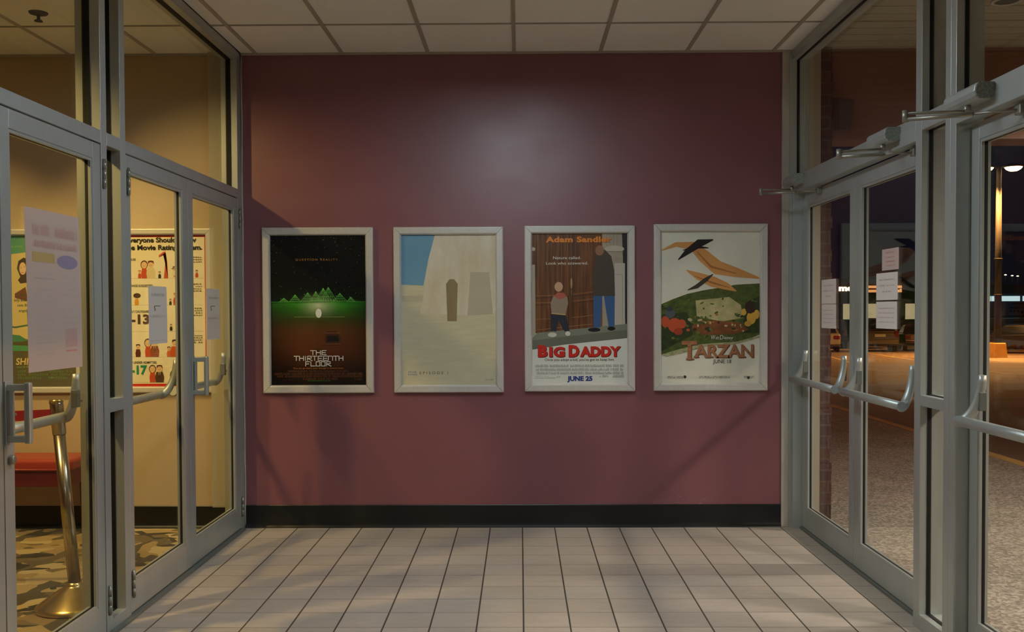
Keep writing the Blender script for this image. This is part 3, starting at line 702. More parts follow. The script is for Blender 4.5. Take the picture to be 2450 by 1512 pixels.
p.line([(284, 788), (404, 800)], 8, ink(206, 172, 96))
gy = ink(168, 168, 160)
for k, y in enumerate((1252, 1284, 1314)): p.fine(142 + 6 * k, 912 - 4 * k, y, 24, gy, 40 + k, .9)
p.fine(140, 260, 1332, 6, gy, 51); p.fine(325, 358, 1342, 18, gy, 52); p.fine(692, 776, 1340, 22, gy, 53); p.fine(812, 908, 1342, 26, gy, 54, .95)
p.words('www.sony.com/bigdaddy', 140, 316, 1348, 12, ink(150, 150, 144))
sh = p.done('poster_sheet', r3)
L = Print((.044, .675, .951, 1.951), (113, 937, 100, 1398), p.lay() - .0002)
for dx, m_ in ((3, ink(46, 26, 14)), (0, ink(226, 134, 44))): L.words('Adam Sandler', 236 + dx, 804 + dx, 180 + dx, 50, m_, .05, 1.08)
L.flush('name_lettering', sh, 'orange bold lettering')
for dx, m_ in ((2, ink(40, 26, 18)), (0, ink(214, 206, 190))): L.words('Nature called.', 298 + dx, 538 + dx, 324 + dx, 24, m_, .012)
L.flush('tagline_lettering', sh, 'pale upper tagline')
for dx, m_ in ((2, ink(40, 26, 18)), (0, ink(214, 206, 190))): L.words('Look who answered.', 238 + dx, 600 + dx, 370 + dx, 24, m_, .012)
L.flush('tagline_lettering', sh, 'pale lower tagline')
red = ink(196, 40, 28)
for dx, m_ in ((5, ink(58, 30, 28)), (0, red)):
    L.words('B', 164 + dx, 248 + dx, 1164 + dx, 104, m_, .06); L.words('IG', 262 + dx, 398 + dx, 1164 + dx, 88, m_, .06, 1.1); L.words('D', 430 + dx, 522 + dx, 1164 + dx, 104, m_, .06); L.words('ADDY', 528 + dx, 882 + dx, 1162 + dx, 90, m_, .06, 1.05)
L.flush('title_lettering', sh, 'red display lettering')
L.words("Once you adopt a kid, you've got to keep him.", 224, 828, 1197, 22, ink(40, 42, 46), .006); L.flush('caption_lettering', sh)
L.words('JUNE 25', 418, 636, 1370, 42, ink(26, 52, 128), .05)
L.flush('date_lettering', sh, 'dark blue bold lettering')

# --- rightmost: cream with a green mound and tan sweep
r4 = framed('framed cream poster with a tan sweep over a green mound, rightmost of the four', .8485, 1.598, .9065, 2.006, .05)
p = Print((.899, 1.547, .954, 1.958), (113, 960, 88, 1392)); p.sheet(sand('cream_print', lin(222, 220, 206), lin(212, 210, 194), (7, 1, 7)))
leaf = sand('leaf_print', lin(52, 66, 30), lin(92, 106, 46), (26, 1, 30)); leafd = sand('dark_leaf_print', lin(30, 40, 22), lin(58, 72, 34), (30, 1, 30))
p.poly([(110, 712), (220, 665), (340, 622), (480, 592), (620, 570), (760, 545), (963, 535), (963, 975), (900, 1000), (760, 1035), (560, 1045), (420, 1060), (260, 1100), (110, 1145)], leaf)
p.poly([(410, 680), (700, 650), (800, 720), (820, 830), (640, 860), (420, 820)], sand('mist_print', lin(196, 184, 140), lin(150, 150, 96), (12, 1, 14)))
p.poly([(110, 800), (330, 780), (400, 900), (380, 980), (260, 1040), (110, 1120)], leafd); p.poly([(840, 700), (963, 640), (963, 960), (820, 960)], leafd); p.poly([(380, 890), (560, 850), (800, 870), (870, 930), (760, 968), (480, 975), (380, 940)], sand('earth_print', lin(140, 82, 48), lin(98, 62, 36), (18, 1, 30)))
for k in range(26):
    px, py = rr.uniform(330, 860), rr.uniform(800, 950); p.oval(px, py, rr.uniform(6, 26), rr.uniform(5, 16), rr.choice((ink(70, 46, 30), ink(186, 168, 130), ink(160, 104, 52), ink(48, 56, 34))), rr.uniform(-.5, .5))
for k in range(60):
    px, py = rr.uniform(118, 955), rr.uniform(600, 1040)
    if py > 720 - (px - 110) * .2: p.oval(px, py, rr.uniform(6, 22), rr.uniform(4, 12), rr.choice((ink(44, 60, 26), ink(98, 112, 44), ink(66, 86, 34))), rr.uniform(-.8, .8))
# loose brush sweeps and plain colour blobs
tan = ink(204, 146, 84); tand = ink(164, 106, 58); blk = ink(34, 28, 30)
def sweep(pts, ws, m_):
    n = len(pts); up = []; dn = []
    for i, (q, w) in enumerate(zip(pts, ws)):
        a = Vector(pts[min(i + 1, n - 1)]) - Vector(pts[max(i - 1, 0)]); a = Vector((-a.y, a.x)).normalized() * w / 2
        up.append((q[0] + a.x, q[1] + a.y)); dn.append((q[0] - a.x, q[1] - a.y))
    y = p.lay(); i_ = p.mi(m_)
    for i in range(n - 1): p.flat([p.q(*up[i]), p.q(*up[i + 1]), p.q(*dn[i + 1]), p.q(*dn[i])], y, i_)
sweep([(116, 250), (240, 200), (380, 210), (480, 300), (600, 400), (760, 440), (956, 490)], [10, 40, 70, 110, 120, 80, 16], tan)
sweep([(330, 420), (430, 470), (560, 520), (680, 560), (760, 600)], [8, 60, 90, 60, 8], tan); sweep([(420, 260), (540, 390), (760, 450)], [8, 22, 8], tand); sweep([(400, 470), (560, 530), (700, 570)], [6, 18, 6], tand)
sweep([(260, 330), (340, 260), (440, 190), (560, 160)], [8, 50, 70, 10], blk); sweep([(300, 250), (400, 220), (520, 230)], [6, 30, 8], blk); sweep([(340, 590), (420, 560), (500, 500), (560, 455)], [6, 36, 36, 8], ink(58, 56, 48))
oj = ink(190, 82, 48); p.oval(230, 890, 60, 62, oj); p.oval(150, 860, 36, 50, oj); p.oval(292, 880, 36, 40, oj); p.oval(260, 945, 40, 30, ink(160, 62, 38)); p.oval(190, 792, 44, 40, ink(78, 88, 92)); p.oval(186, 752, 24, 22, ink(56, 64, 72)); p.oval(345, 932, 16, 12, oj)
ye = ink(212, 168, 66); p.oval(890, 830, 40, 56, ye); p.oval(826, 780, 22, 30, ye); p.oval(936, 800, 24, 40, ye); p.oval(880, 740, 44, 54, ink(54, 36, 30)); p.oval(860, 880, 30, 24, ink(196, 150, 60))
p.poly([(110, 1145), (260, 1100), (420, 1060), (560, 1045), (760, 1035), (963, 985), (963, 1000), (760, 1056), (520, 1070), (300, 1130), (160, 1160)], sand('grass_edge_print', lin(110, 116, 66), lin(190, 188, 150), (30, 1, 60)))
bk = ink(52, 54, 50)
for k, (a, b_) in enumerate(((168, 300), (440, 712), (828, 920))): p.fine(a, b_, 1335, 6, bk, 60 + k); p.fine(a, b_, 1346, 6, bk, 70 + k)
p.oval(318, 1335, 13, 13, bk); p.oval(866, 1344, 12, 12, bk); p.fine(520, 760, 1030, 6, ink(120, 124, 100), 77, .6)
sh = p.done('poster_sheet', r4)
L = Print((.899, 1.547, .954, 1.958), (113, 960, 88, 1392), p.lay() - .0002)
for dx, m_ in ((2, ink(60, 64, 48)), (0, ink(220, 220, 210))): L.words('W', 544 + dx, 580 + dx, 1014 + dx, 36, m_, 0, 1, .15); L.words('alt', 582 + dx, 612 + dx, 1012 + dx, 26, m_, .0, 1, .15); L.words('D', 618 + dx, 650 + dx, 1014 + dx, 36, m_, 0, 1, .15); L.words('isney', 654 + dx, 734 + dx, 1012 + dx, 26, m_, 0, 1, .15)
L.flush('name_lettering', sh, 'white slanted lettering')
for dx, m_ in ((6, ink(66, 44, 34)), (3, ink(96, 60, 42)), (0, sand('wood_letter_print', lin(176, 124, 86), lin(136, 86, 58), (30, 1, 60)))):
    L.words('T', 290 + dx, 424 + dx, 1188 + dx, 162, m_, .03); L.words('ARZAN', 398 + dx, 910 + dx, 1170 + dx, 112, m_, .03, .95)
    for (a, b_, y) in ((330, 392, 1186), (508, 560, 1168), (800, 840, 1168), (396, 436, 1168)): L.poly([(a + dx, y - 10 + dx), (b_ + dx, y - 10 + dx), (b_ + 4 + dx, y + dx), (a - 4 + dx, y + dx)], m_)
L.flush('title_lettering', sh, 'brown carved title lettering')
L.words('JUNE 18', 560, 718, 1218, 32, ink(36, 38, 36)); L.flush('date_lettering', sh, 'black date lettering')

# ------------------------------------------------------------------ lobby
def lobby_frame(label, x0, x1):
    r = thing('framed_poster', ((x0 + x1) / 2, 0, .905), label, 'poster', 'framed posters in the lobby'); rail_frame(r, x0, x1, .905, 1.99, .04, FRAME, .03); return r
rb = lobby_frame('framed yellow-lit rating poster with a red border behind the lobby doors', -2.80, -2.074)
C0 = (240, 492.5, 562, 922)
class LP(Print):
    def q(s, px, py): return (-2.109 + (px - 492) * .002772, 1.948 - (py - 562) * .00277)
p = LP((-2.762, -2.112, .943, 1.951), (258, 492, 562, 922)); p.sheet(ink(196, 44, 30)); p.poly([(262, 566.5), (487, 566.5), (487, 917.5), (262, 917.5)], ink(232, 224, 200))
bk = ink(44, 42, 36); rd = ink(196, 82, 52); bd = ink(96, 48, 36); bw = ink(84, 60, 48); sk = ink(226, 190, 150); ln = ink(130, 116, 86)
def person(px, base, h, shirt, hair, w=None, tie=False, long=False):
    w = w or h * .42; hr = h * .17
    if long: p.oval(px, base - h * .80, hr * 1.25, hr * 1.5, hair)
    p.poly([(px - w * .42, base), (px + w * .42, base), (px + w * .5, base - h * .3), (px + w * .34, base - h * .60), (px - w * .34, base - h * .60), (px - w * .5, base - h * .3)], shirt)
    if tie: p.poly([(px - w * .12, base - h * .6), (px + w * .12, base - h * .6), (px, base - h * .2)], ink(224, 214, 190)); p.line([(px, base - h * .6), (px, base - h * .25)], w * .1, bk)
    p.oval(px, base - h * .78, hr, hr * 1.15, sk); 
    if not long: p.poly([(px - hr, base - h * .8), (px - hr * .9, base - h * .97), (px, base - h * 1.0), (px + hr * .9, base - h * .97), (px + hr, base - h * .8), (px + hr * .4, base - h * .9), (px - hr * .4, base - h * .9)], hair)
    p.line([(px - hr * .4, base - h * .72), (px + hr * .4, base - h * .72)], .5, bd); p.oval(px - hr * .35, base - h * .8, .5, .5, bk); p.oval(px + hr * .35, base - h * .8, .5, .5, bk)
for y in (665, 729, 792, 853, 914): p.line([(300, y), (484, y)], .5, ln)
person(331, 665, 20, rd, rd); person(342, 665, 41, rd, bd, 15, long=True); person(358, 665, 43, ink(214, 200, 160), bd, 22); person(379, 665, 17, bk, bd)
p.poly([(389, 665), (399, 665), (397.5, 625), (393, 603), (388, 607), (378, 615), (377, 610), (388, 602), (392, 601), (395, 606)], rd)   # long-necked animal
p.line([(389, 604), (387, 600)], .8, rd); p.line([(393, 602), (394, 599)], .8, rd)
person(415, 665, 29, ink(226, 216, 186), bk); p.oval(414.5, 660, 1.8, 1.8, rd); p.line([(408, 642), (420, 642)], 1.6, bk); person(468, 663, 18, rd, bk)
person(323, 729, 25, ink(214, 150, 50), bk); p.oval(324, 706, 9, 6, bw); person(404, 729, 15, bk, bk); person(417, 729, 30, rd, rd); person(429, 729, 14, bk, bk)
person(325, 853, 31, bd, bk); person(349, 853, 42, rd, bw, 15, long=True); person(365, 853, 44, ink(150, 78, 46), bd, 22, True); person(399, 853, 25, ink(206, 110, 70), bd); person(414, 853, 42, ink(200, 90, 40), bk, 24)
person(405, 790, 16, bk, bk); person(428, 790, 18, bd, bk); person(359, 914, 40, rd, bw, 15, long=True); person(376, 914, 42, bw, bd, 22, True); p.oval(414, 898, 13, 16, ink(44, 42, 52))
p.words('GENERAL AUDIENCES', 262, 322, 622, 5, bk, .01); p.words('PARENTAL GUIDANCE SUGGESTED', 262, 362, 685, 5.6, bk, .01); p.words('PARENTS STRONGLY CAUTIONED', 262, 354, 747, 5.6, bk, .01); p.words('NO ONE 17 AND UNDER ADMITTED', 262, 369, 869, 5.6, bk, .01)
p.words('PG-13', 266, 353, 774, 23, bw, .04); p.words('NC-17', 266, 346, 895, 22, ink(34, 140, 106), .04)
for k, y0 in enumerate((616, 680, 738, 803)):
    for j in range(4 if k else 3): p.fine(455, 480, y0 + j * 5.5, 2.6, ln, 90 + k * 7 + j, .9)
sh = p.done('poster_sheet', rb)
L = LP((-2.76, -2.11, .953, 1.944), (258, 492, 562, 922), p.lay() - .0002)
L.words('Everyone Should Know', 300, 468, 579, 12, bk, .035); L.words('the Movie Rating System.', 296, 482, 597, 12, bk, .035)
L.flush('heading_lettering', sh, 'bold black heading lettering')

ra = lobby_frame('framed green and cream film poster at the far left behind a notice', -3.678, -2.944)
p = LP((-3.626, -2.98, .953, 1.944), (-70, 180, 562, 922)); p.sheet(ink(206, 190, 130)); p.k += 1
p.poly([(-70, 560), (182, 560), (182, 590), (120, 604), (60, 601), (20, 606), (-70, 602)], sand('teal_wash_print', lin(64, 140, 108), lin(86, 156, 122), (5, 1, 9)))
p.poly([(-70, 800), (30, 803), (60, 810), (182, 806), (182, 924), (-70, 924)], sand('moss_print', lin(92, 84, 40), lin(78, 76, 40), (4, 1, 12))); p.poly([(-70, 790), (40, 800), (60, 812), (40, 816), (-70, 812)], ink(64, 132, 92)); p.poly([(-70, 820), (182, 830), (182, 840), (-70, 836)], ink(70, 150, 100))
p.poly([(36, 640), (40, 622), (52, 614), (66, 618), (74, 640), (70, 662), (60, 674), (44, 676), (38, 668), (44, 660)], ink(60, 48, 40)); p.oval(50, 640, 9, 16, ink(222, 188, 150)); p.poly([(58, 614), (74, 618), (76, 668), (62, 676), (58, 640)], ink(52, 42, 36))
p.line([(46, 650), (52, 650)], 1.4, ink(160, 90, 80)); p.oval(46, 638, 1.2, .9, bk); p.oval(54, 636, 1.2, .9, bk); p.poly([(30, 700), (56, 684), (62, 720), (50, 716), (30, 710)], ink(110, 70, 48))
dg = ink(36, 84, 56)
p.words('life, Love,', 2, 51, 589, 6, ink(150, 190, 96), 0, 1.1, .25)
for t, a, b_, y in (('john', 41, 56, 706), ('billy bob', 28, 57, 719), ('cate BL', 36, 62, 731), ('angeli', 39, 61, 744)): p.words(t, a, b_, y, 6.5, dg, .015, 1, .12)
p.line([(0, 776), (30, 781), (70, 774), (120, 778)], 4, ink(60, 110, 84)); p.line([(60, 740), (62, 776)], 4, ink(70, 120, 90))
p.words('SHING', 30, 92, 871, 16, ink(220, 200, 130), .02, 1, .12); p.words('rector Of "Fou', 31, 64, 878, 3.6, ink(130, 190, 90), .01, 1, .12)
gr = ink(92, 120, 56)
for k, y in enumerate((889, 897, 905)): p.fine(34, 164 - 3 * k, y, 5.5, gr, 120 + k)
p.oval(117, 902, 4, 2.4, ink(96, 140, 64)); p.done('poster_sheet', ra)

# bench against the lobby wall
VINYL = mat('red_vinyl', lin(158, 58, 40), .35, spec=.5); VIN_D = mat('dark_red_paint', lin(96, 22, 18), .45)
r = thing('bench', (-3.4, -.17, 0), 'red upholstered bench against the lobby wall under the framed posters', 'bench')
MB().box(-3.95, -2.872, -.345, -.025, .432, .512).build('cushion', VINYL, r, bevel=.028, seg=5)
b = MB().tube([(-3.93, -.343, .446), (-2.89, -.343, .446)], .006, 8); b.build('piping', VINYL, r)
MB().box(-3.92, -2.90, -.325, -.035, .335, .436).build('apron', VIN_D, r, bevel=.004)
for x in (-3.88, -2.925):
    for y in (-.285, -.06):
        m = MB(); t, q = .019, .012; z0, z1 = 0, .336
        m.add([(x - q, y - q, z0), (x + q, y - q, z0), (x + q, y + q, z0), (x - q, y + q, z0), (x - t, y - t, z1), (x + t, y - t, z1), (x + t, y + t, z1), (x - t, y + t, z1)], [(0, 3, 2, 1), (4, 5, 6, 7), (0, 1, 5, 4), (1, 2, 6, 5), (2, 3, 7, 6), (3, 0, 4, 7)]); m.build('leg', VIN_D, r)

# leaning stanchion with a red belt
sx_, sy_ = -2.215, -1.71
r = thing('stanchion', (sx_, sy_, 0), 'leaning polished stanchion post with red belt behind the leftmost lobby door', 'stanchion')
MB().lathe([(.0, .0), (.172, .0), (.177, .006), (.176, .014), (.160, .028), (.120, .056), (.075, .088), (.045, .104), (.036, .112), (.036, .125), (.0, .125)], (sx_, sy_, 0), 48).build('base', BRASS, r)
top = Vector((sx_ - .08, sy_ + .01, 1.005)); bot = Vector((sx_ + .002, sy_, .12)); ax = (top - bot)
MB().tube([bot, bot + ax * .82], .029, 28).build('pole', CHROME, r)
hd = MB().tube([bot + ax * .82, bot + ax * .822, bot + ax * .985, bot + ax], [.029, .0315, .0315, .030], 28).build('head', CHROME, r)
MB().tube([bot + ax * .995, bot + ax * 1.012], [.033, .031], 28).build('cap', BRASS, hd)
BELT = mat('red_webbing', lin(150, 18, 22), .6)
a = bot + ax * .93; b = MB(); e = Vector((-3.6, sy_ - .1, .90))
def ribbon(p0, p1, h, t):
    n = Vector((p1.y - p0.y, -(p1.x - p0.x), 0)).normalized() * t
    v = []
    for q in (p0, p1):
        for s_, z in ((1, -h), (1, h), (-1, h), (-1, -h)): v.append((q.x + n.x * s_, q.y + n.y * s_, q.z + z))
    return v, [(0, 1, 2, 3), (7, 6, 5, 4)] + [(i, 4 + i, 4 + (i + 1) % 4, (i + 1) % 4) for i in range(4)]
b.add(*ribbon(Vector((a.x - .028, a.y, a.z)), e, .025, .0015)); tag(b.build('belt', BELT, r), 'red webbing belt')

# sprinkler head in the lobby ceiling
r = thing('sprinkler_head', (-2.76, -.89, H), 'small round sprinkler head on the lobby ceiling at the upper left', 'sprinkler')
MB().lathe([(0, H), (.052, H), (.048, H - .008), (.02, H - .014), (.0, H - .014)], (-2.76, -.89, 0), 24).build('escutcheon', DARK, r)
MB().lathe([(.009, H - .012), (.009, H - .04), (.018, H - .042), (.024, H - .05), (.0, H - .05)], (-2.76, -.89, 0), 16).build('deflector', DARK, r)

# ------------------------------------------------------------------ lamps
def emis(name, col, s):
    m = bpy.data.materials.new(name); m.use_nodes = True; t = m.node_tree; t.nodes.clear(); b = NB(m)
    o = b.n('ShaderNodeOutputMaterial'); e = b.n('ShaderNodeEmission'); e.inputs[0].default_value = (*col, 1); e.inputs[1].default_value = s; b.l(e.outputs[0], o.inputs[0]); return m
def troffer(label, x0, x1, y0, y1, col, s, group=None, wrap=False):
    r = thing('ceiling_light', ((x0 + x1) / 2, (y0 + y1) / 2, H), label, 'ceiling light', group)
    if wrap:      # surface-mounted wraparound lens
        zb = H - .15
        h = MB()
        for q in ((x0, x1, y0, y0 + .012), (x0, x1, y1 - .012, y1), (x0, x0 + .012, y0 + .012, y1 - .012), (x1 - .012, x1, y0 + .012, y1 - .012)): h.box(*q, zb - .012, H - .06)
        h.box(x0, x1, y0, y1, H - .06, H - .05); h.box((x0 + x1) / 2 - .08, (x0 + x1) / 2 + .08, y0 + .3, y1 - .3, H - .05, H - .0005); h.build('housing', GRID, r)
        MB().box(x0 + .012, x1 - .012, y0 + .012, y1 - .012, zb, zb + .01).build('diffuser', emis('diffuser_glow', col, s), r)
        return r
    m = MB(); t = .03
    for q in ((x0, x1, y0, y0 + t), (x0, x1, y1 - t, y1), (x0, x0 + t, y0 + t, y1 - t), (x1 - t, x1, y0 + t, y1 - t)): m.box(*q, H - .014, H - .0005)
    m.build('trim_ring', GRID, r); MB().box(x0 + t, x1 - t, y0 + t, y1 - t, H - .008, H - .002).build('diffuser', emis('diffuser_glow', col, s), r)
COOL = (.86, 1.0, 1.05)
troffer('bright recessed ceiling light over the entry, just above the view', -.35, .22, -2.72, -1.58, COOL, TROFFER, None, True)
troffer('added fill light on the entry ceiling, unseen behind the viewpoint', -.35, .22, -6.9, -5.75, COOL, TROFFER * .35, None, True)  # unseen extra fixture, added to brighten the entry and its ceiling
def can(label, x, y, z, power, col, spot, blend, size=.04, aim=None, group='recessed downlights in the lobby ceiling'):
    r = thing('downlight', (x, y, z), label, 'downlight', group)
    MB().lathe([(.085, z), (.085, z - .006), (.066, z - .008), (.062, z - .001)], (x, y, 0), 28).build('trim_ring', GRID, r)
    MB().lathe([(0, z - .003), (.062, z - .003), (.062, z - .001), (0, z - .001)], (x, y, 0), 28).build('lens', emis('can_glow', col, 4.0), r)
    l = lamp('bulb', 'SPOT', (x, y, z - .03), power, col, r, size, spot, blend)
    if aim: l.rotation_euler = (Vector(aim) - Vector((x, y, z))).to_track_quat('-Z', 'Y').to_euler()
can('downlight in the lobby ceiling nearest the lobby doors', -3.15, -1.65, H, CAN_KEY, WARM, 66, .8, .035, (-1.75, -.1, 1.5))
can('downlight in the lobby ceiling aimed at the rating poster', -2.75, -1.22, H, CAN_WASH, WARM, 60, .9, .06, (-2.7, 0, 1.35))
can('downlight in the lobby ceiling aimed at the green poster', -3.6, -1.22, H, CAN_WASH, WARM, 60, .9, .06, (-3.55, 0, 1.35))
can('added unseen fill downlight in the middle of the lobby ceiling', -3.05, -2.95, H, CAN_FILL, WARM, 140, .5, .06)  # out-of-view fill lamp, added to lift the stanchion, carpet and lobby ceiling
troffer('recessed ceiling light at the far left of the lobby ceiling', -4.13, -3.57, -1.2, -.64, (1, .85, .6), .9)

# ------------------------------------------------------------------ outside the street doors
struct(MB().box(1.885, 4.62, -14, 22, -.6, -.02).build('floor_sidewalk', AGG))
struct(MB().box(4.62, 4.77, -14, 22, -.7, -.018).build('trim_7', YELLOW, bevel=.012))
GZ = lambda y: -.12 - .018 * (y + 6.3 - 13)
b = MB(); b.add([(4.77, -12, GZ(-12)), (140, -12, GZ(-12)), (140, 22, GZ(22)), (140, 230, GZ(230)), (-20, 230, GZ(230)), (-20, 22, GZ(22)), (4.77, 22, GZ(22))], [(0, 1, 2, 6), (6, 2, 3, 4, 5)])
lot = struct(b.build('floor_car_park', ASPH))
def stripe(x0, y0, x1, y1, w):
    d = Vector((x1 - x0, y1 - y0)).normalized() * w / 2; n = (-d.y, d.x); z = .004
    q = [(x0 + n[0], y0 + n[1]), (x1 + n[0], y1 + n[1]), (x1 - n[0], y1 - n[1]), (x0 - n[0], y0 - n[1])]
    MB().add([(a, c, GZ(c) + z) for a, c in q], [(3, 2, 1, 0)]).build('painted_line', PAINT, lot)
stripe(17.4, 42, 13.4, 20, .12); stripe(20.3, 41, 18.2, 30, .12); stripe(14.8, 41, 11.0, 24, .12)
struct(MB().box(1.87, 1.945, -.012, .2, -.02, 3.16).build('trim_8', mat('pale_cladding', lin(170, 160, 144), .7)))
b = MB(); rr2 = random.Random(5)
for k in range(43):
    j = rr2.uniform(-.008, .006); b.box(1.945, 2.022 + j, -.005 + j * .3, .3, -.02 + k * .074, -.02 + (k + 1) * .074)
struct(b.build('wall_brick_pier', BRICK))
# grooved canopy beam and boarded soffit
b = MB(); k = 0; z = 2.56
while z < 3.16:
    b.box(2.03, 5.6, .02 + (.004 if k % 2 else 0), .3, z, min(z + .0265, 3.16)); z += .0272; k += 1
struct(b.build('wall_canopy_beam', FASCIA))
b = MB(); y = -14
while y < .25: b.box(1.88, 5.6, y, y + .13, 3.16, 3.2); y += .14
b.box(1.88, 5.6, -14, .3, 3.175, 3.3); struct(b.build('ceiling_canopy', SOFF))
struct(MB().box(5.45, 5.6, -14, .3, 2.9, 3.4).build('trim_9', FASCIA))
b = MB(); b.add([(2.03, -.10, 2.80), (2.135, -.10, 2.80), (2.115, -.10, 2.60), (2.04, -.10, 2.60), (2.03, .021, 2.80), (2.135, .021, 2.80), (2.115, .021, 2.62), (2.04, .021, 2.62)], [(0, 3, 2, 1), (4, 5, 6, 7), (0, 1, 5, 4), (1, 2, 6, 5), (2, 3, 7, 6), (3, 0, 4, 7)])
tag(b.build('wall_box', mat('brown_box_paint', lin(74, 58, 48), .6), bevel=.006), 'small tapered brown box on the canopy beam beside the brick pier', 'wall box')
r = thing('downlight', (2.69, -.93, 3.16), 'unlit round downlight in the canopy soffit at the upper right', 'downlight', 'round downlights under the canopy')
MB().lathe([(.085, 3.16), (.085, 3.152), (.066, 3.15), (.062, 3.159)], (2.69, -.93, 0), 28).build('trim_ring', GRID, r); MB().lathe([(0, 3.156), (.064, 3.156), (.064, 3.159), (0, 3.159)], (2.69, -.93, 0), 28).build('lens', DARK, r)
for k, y in enumerate((-.9, -3.4, -6.0)):
    can('added unseen downlight at the outer edge of the canopy, %s' % ('nearest the brick pier', 'in the middle', 'farthest from the brick pier')[k], 4.1, y, 3.16, SOFFIT, (1, .84, .70), 150, .5, .2, None, 'round downlights under the canopy')  # these lit cans are added out of view to brighten the sidewalk

POLE = mat('lamp_pole_paint', lin(30, 25, 21), .7); CONC = mat('yellow_painted_concrete', lin(206, 160, 74), .85, noise=((4, 4, 4), .1))
def lamp_post(label, x, y, h, power, ang=.12):
    z = GZ(y); r = thing('lamp_post', (x, y, z), label, 'lamp post', 'parking lot lamp posts')
    m = MB(); q0, q1 = .30, .24
    m.add([(x - q0, y - q0, z - .05), (x + q0, y - q0, z - .05), (x + q0, y + q0, z - .05), (x - q0, y + q0, z - .05), (x - q1, y - q1, z + .64), (x + q1, y - q1, z + .64), (x + q1, y + q1, z + .64), (x - q1, y + q1, z + .64)], [(0, 3, 2, 1), (4, 5, 6, 7), (0, 1, 5, 4), (1, 2, 6, 5), (2, 3, 7, 6), (3, 0, 4, 7)])
    tag(m.build('footing', CONC, r, bevel=.05, seg=3), 'yellow painted concrete footing')
    m = MB().tube([(x, y, z + .62), (x, y, z + h)], [.15, .10], 16); m.box(x - .22, x + .22, y - .22, y + .22, z + .63, z + .67)
    for q in (2.6, 4.1): m.tube([(x, y, z + q), (x, y, z + q + .05)], .155, 16)
    m.build('pole', POLE, r)
    for s in (-1, 1):
        dx, dy = math.cos(ang) * s, math.sin(ang) * s
        cx, cy = x + dx * .64, y + dy * .64; zz = z + h - .02 + .03 * s
        MB().tube([(x, y, z + h - .05), (x + dx * .3, y + dy * .3, zz + .06)], .045, 8).build('arm', POLE, r)
        hd = MB(); hd.lathe([(.0, zz + .16), (.2, zz + .14), (.36, zz + .06), (.40, zz), (.38, zz - .02), (0, zz - .02)], (cx, cy, 0), 20); hd = hd.build('lamp_head', POLE, r)
        MB().lathe([(.0, zz - .19), (.16, zz - .17), (.28, zz - .10), (.34, zz - .02), (0, zz - .02)], (cx, cy, 0), 20).build('lens', emis('sodium_glow', (1, .62, .24), 14.0), hd)
        l = lamp('bulb', 'SPOT', (cx, cy, zz - .3), power, SOD, r, .3, 128, .35)
        l.rotation_euler = Vector((dx * .55, dy * .55, -1)).to_track_quat('-Z', 'Y').to_euler()
    return r
lamp_post('twin headed lamp post glowing orange behind the right street door', 19.92, 33.7, 7.95, SODIUM)
lamp_post('added twin headed lamp post lighting the car park, unseen beyond the right edge', 27, 6, 7.75, SODIUM)  # extra post outside the view, added to spread orange light on the asphalt
lamp_post('added twin headed lamp post lighting the car park, hidden behind the maroon wall', 11, 52, 7.95, SODIUM)  # another unseen post, added as a sodium source for the far lot

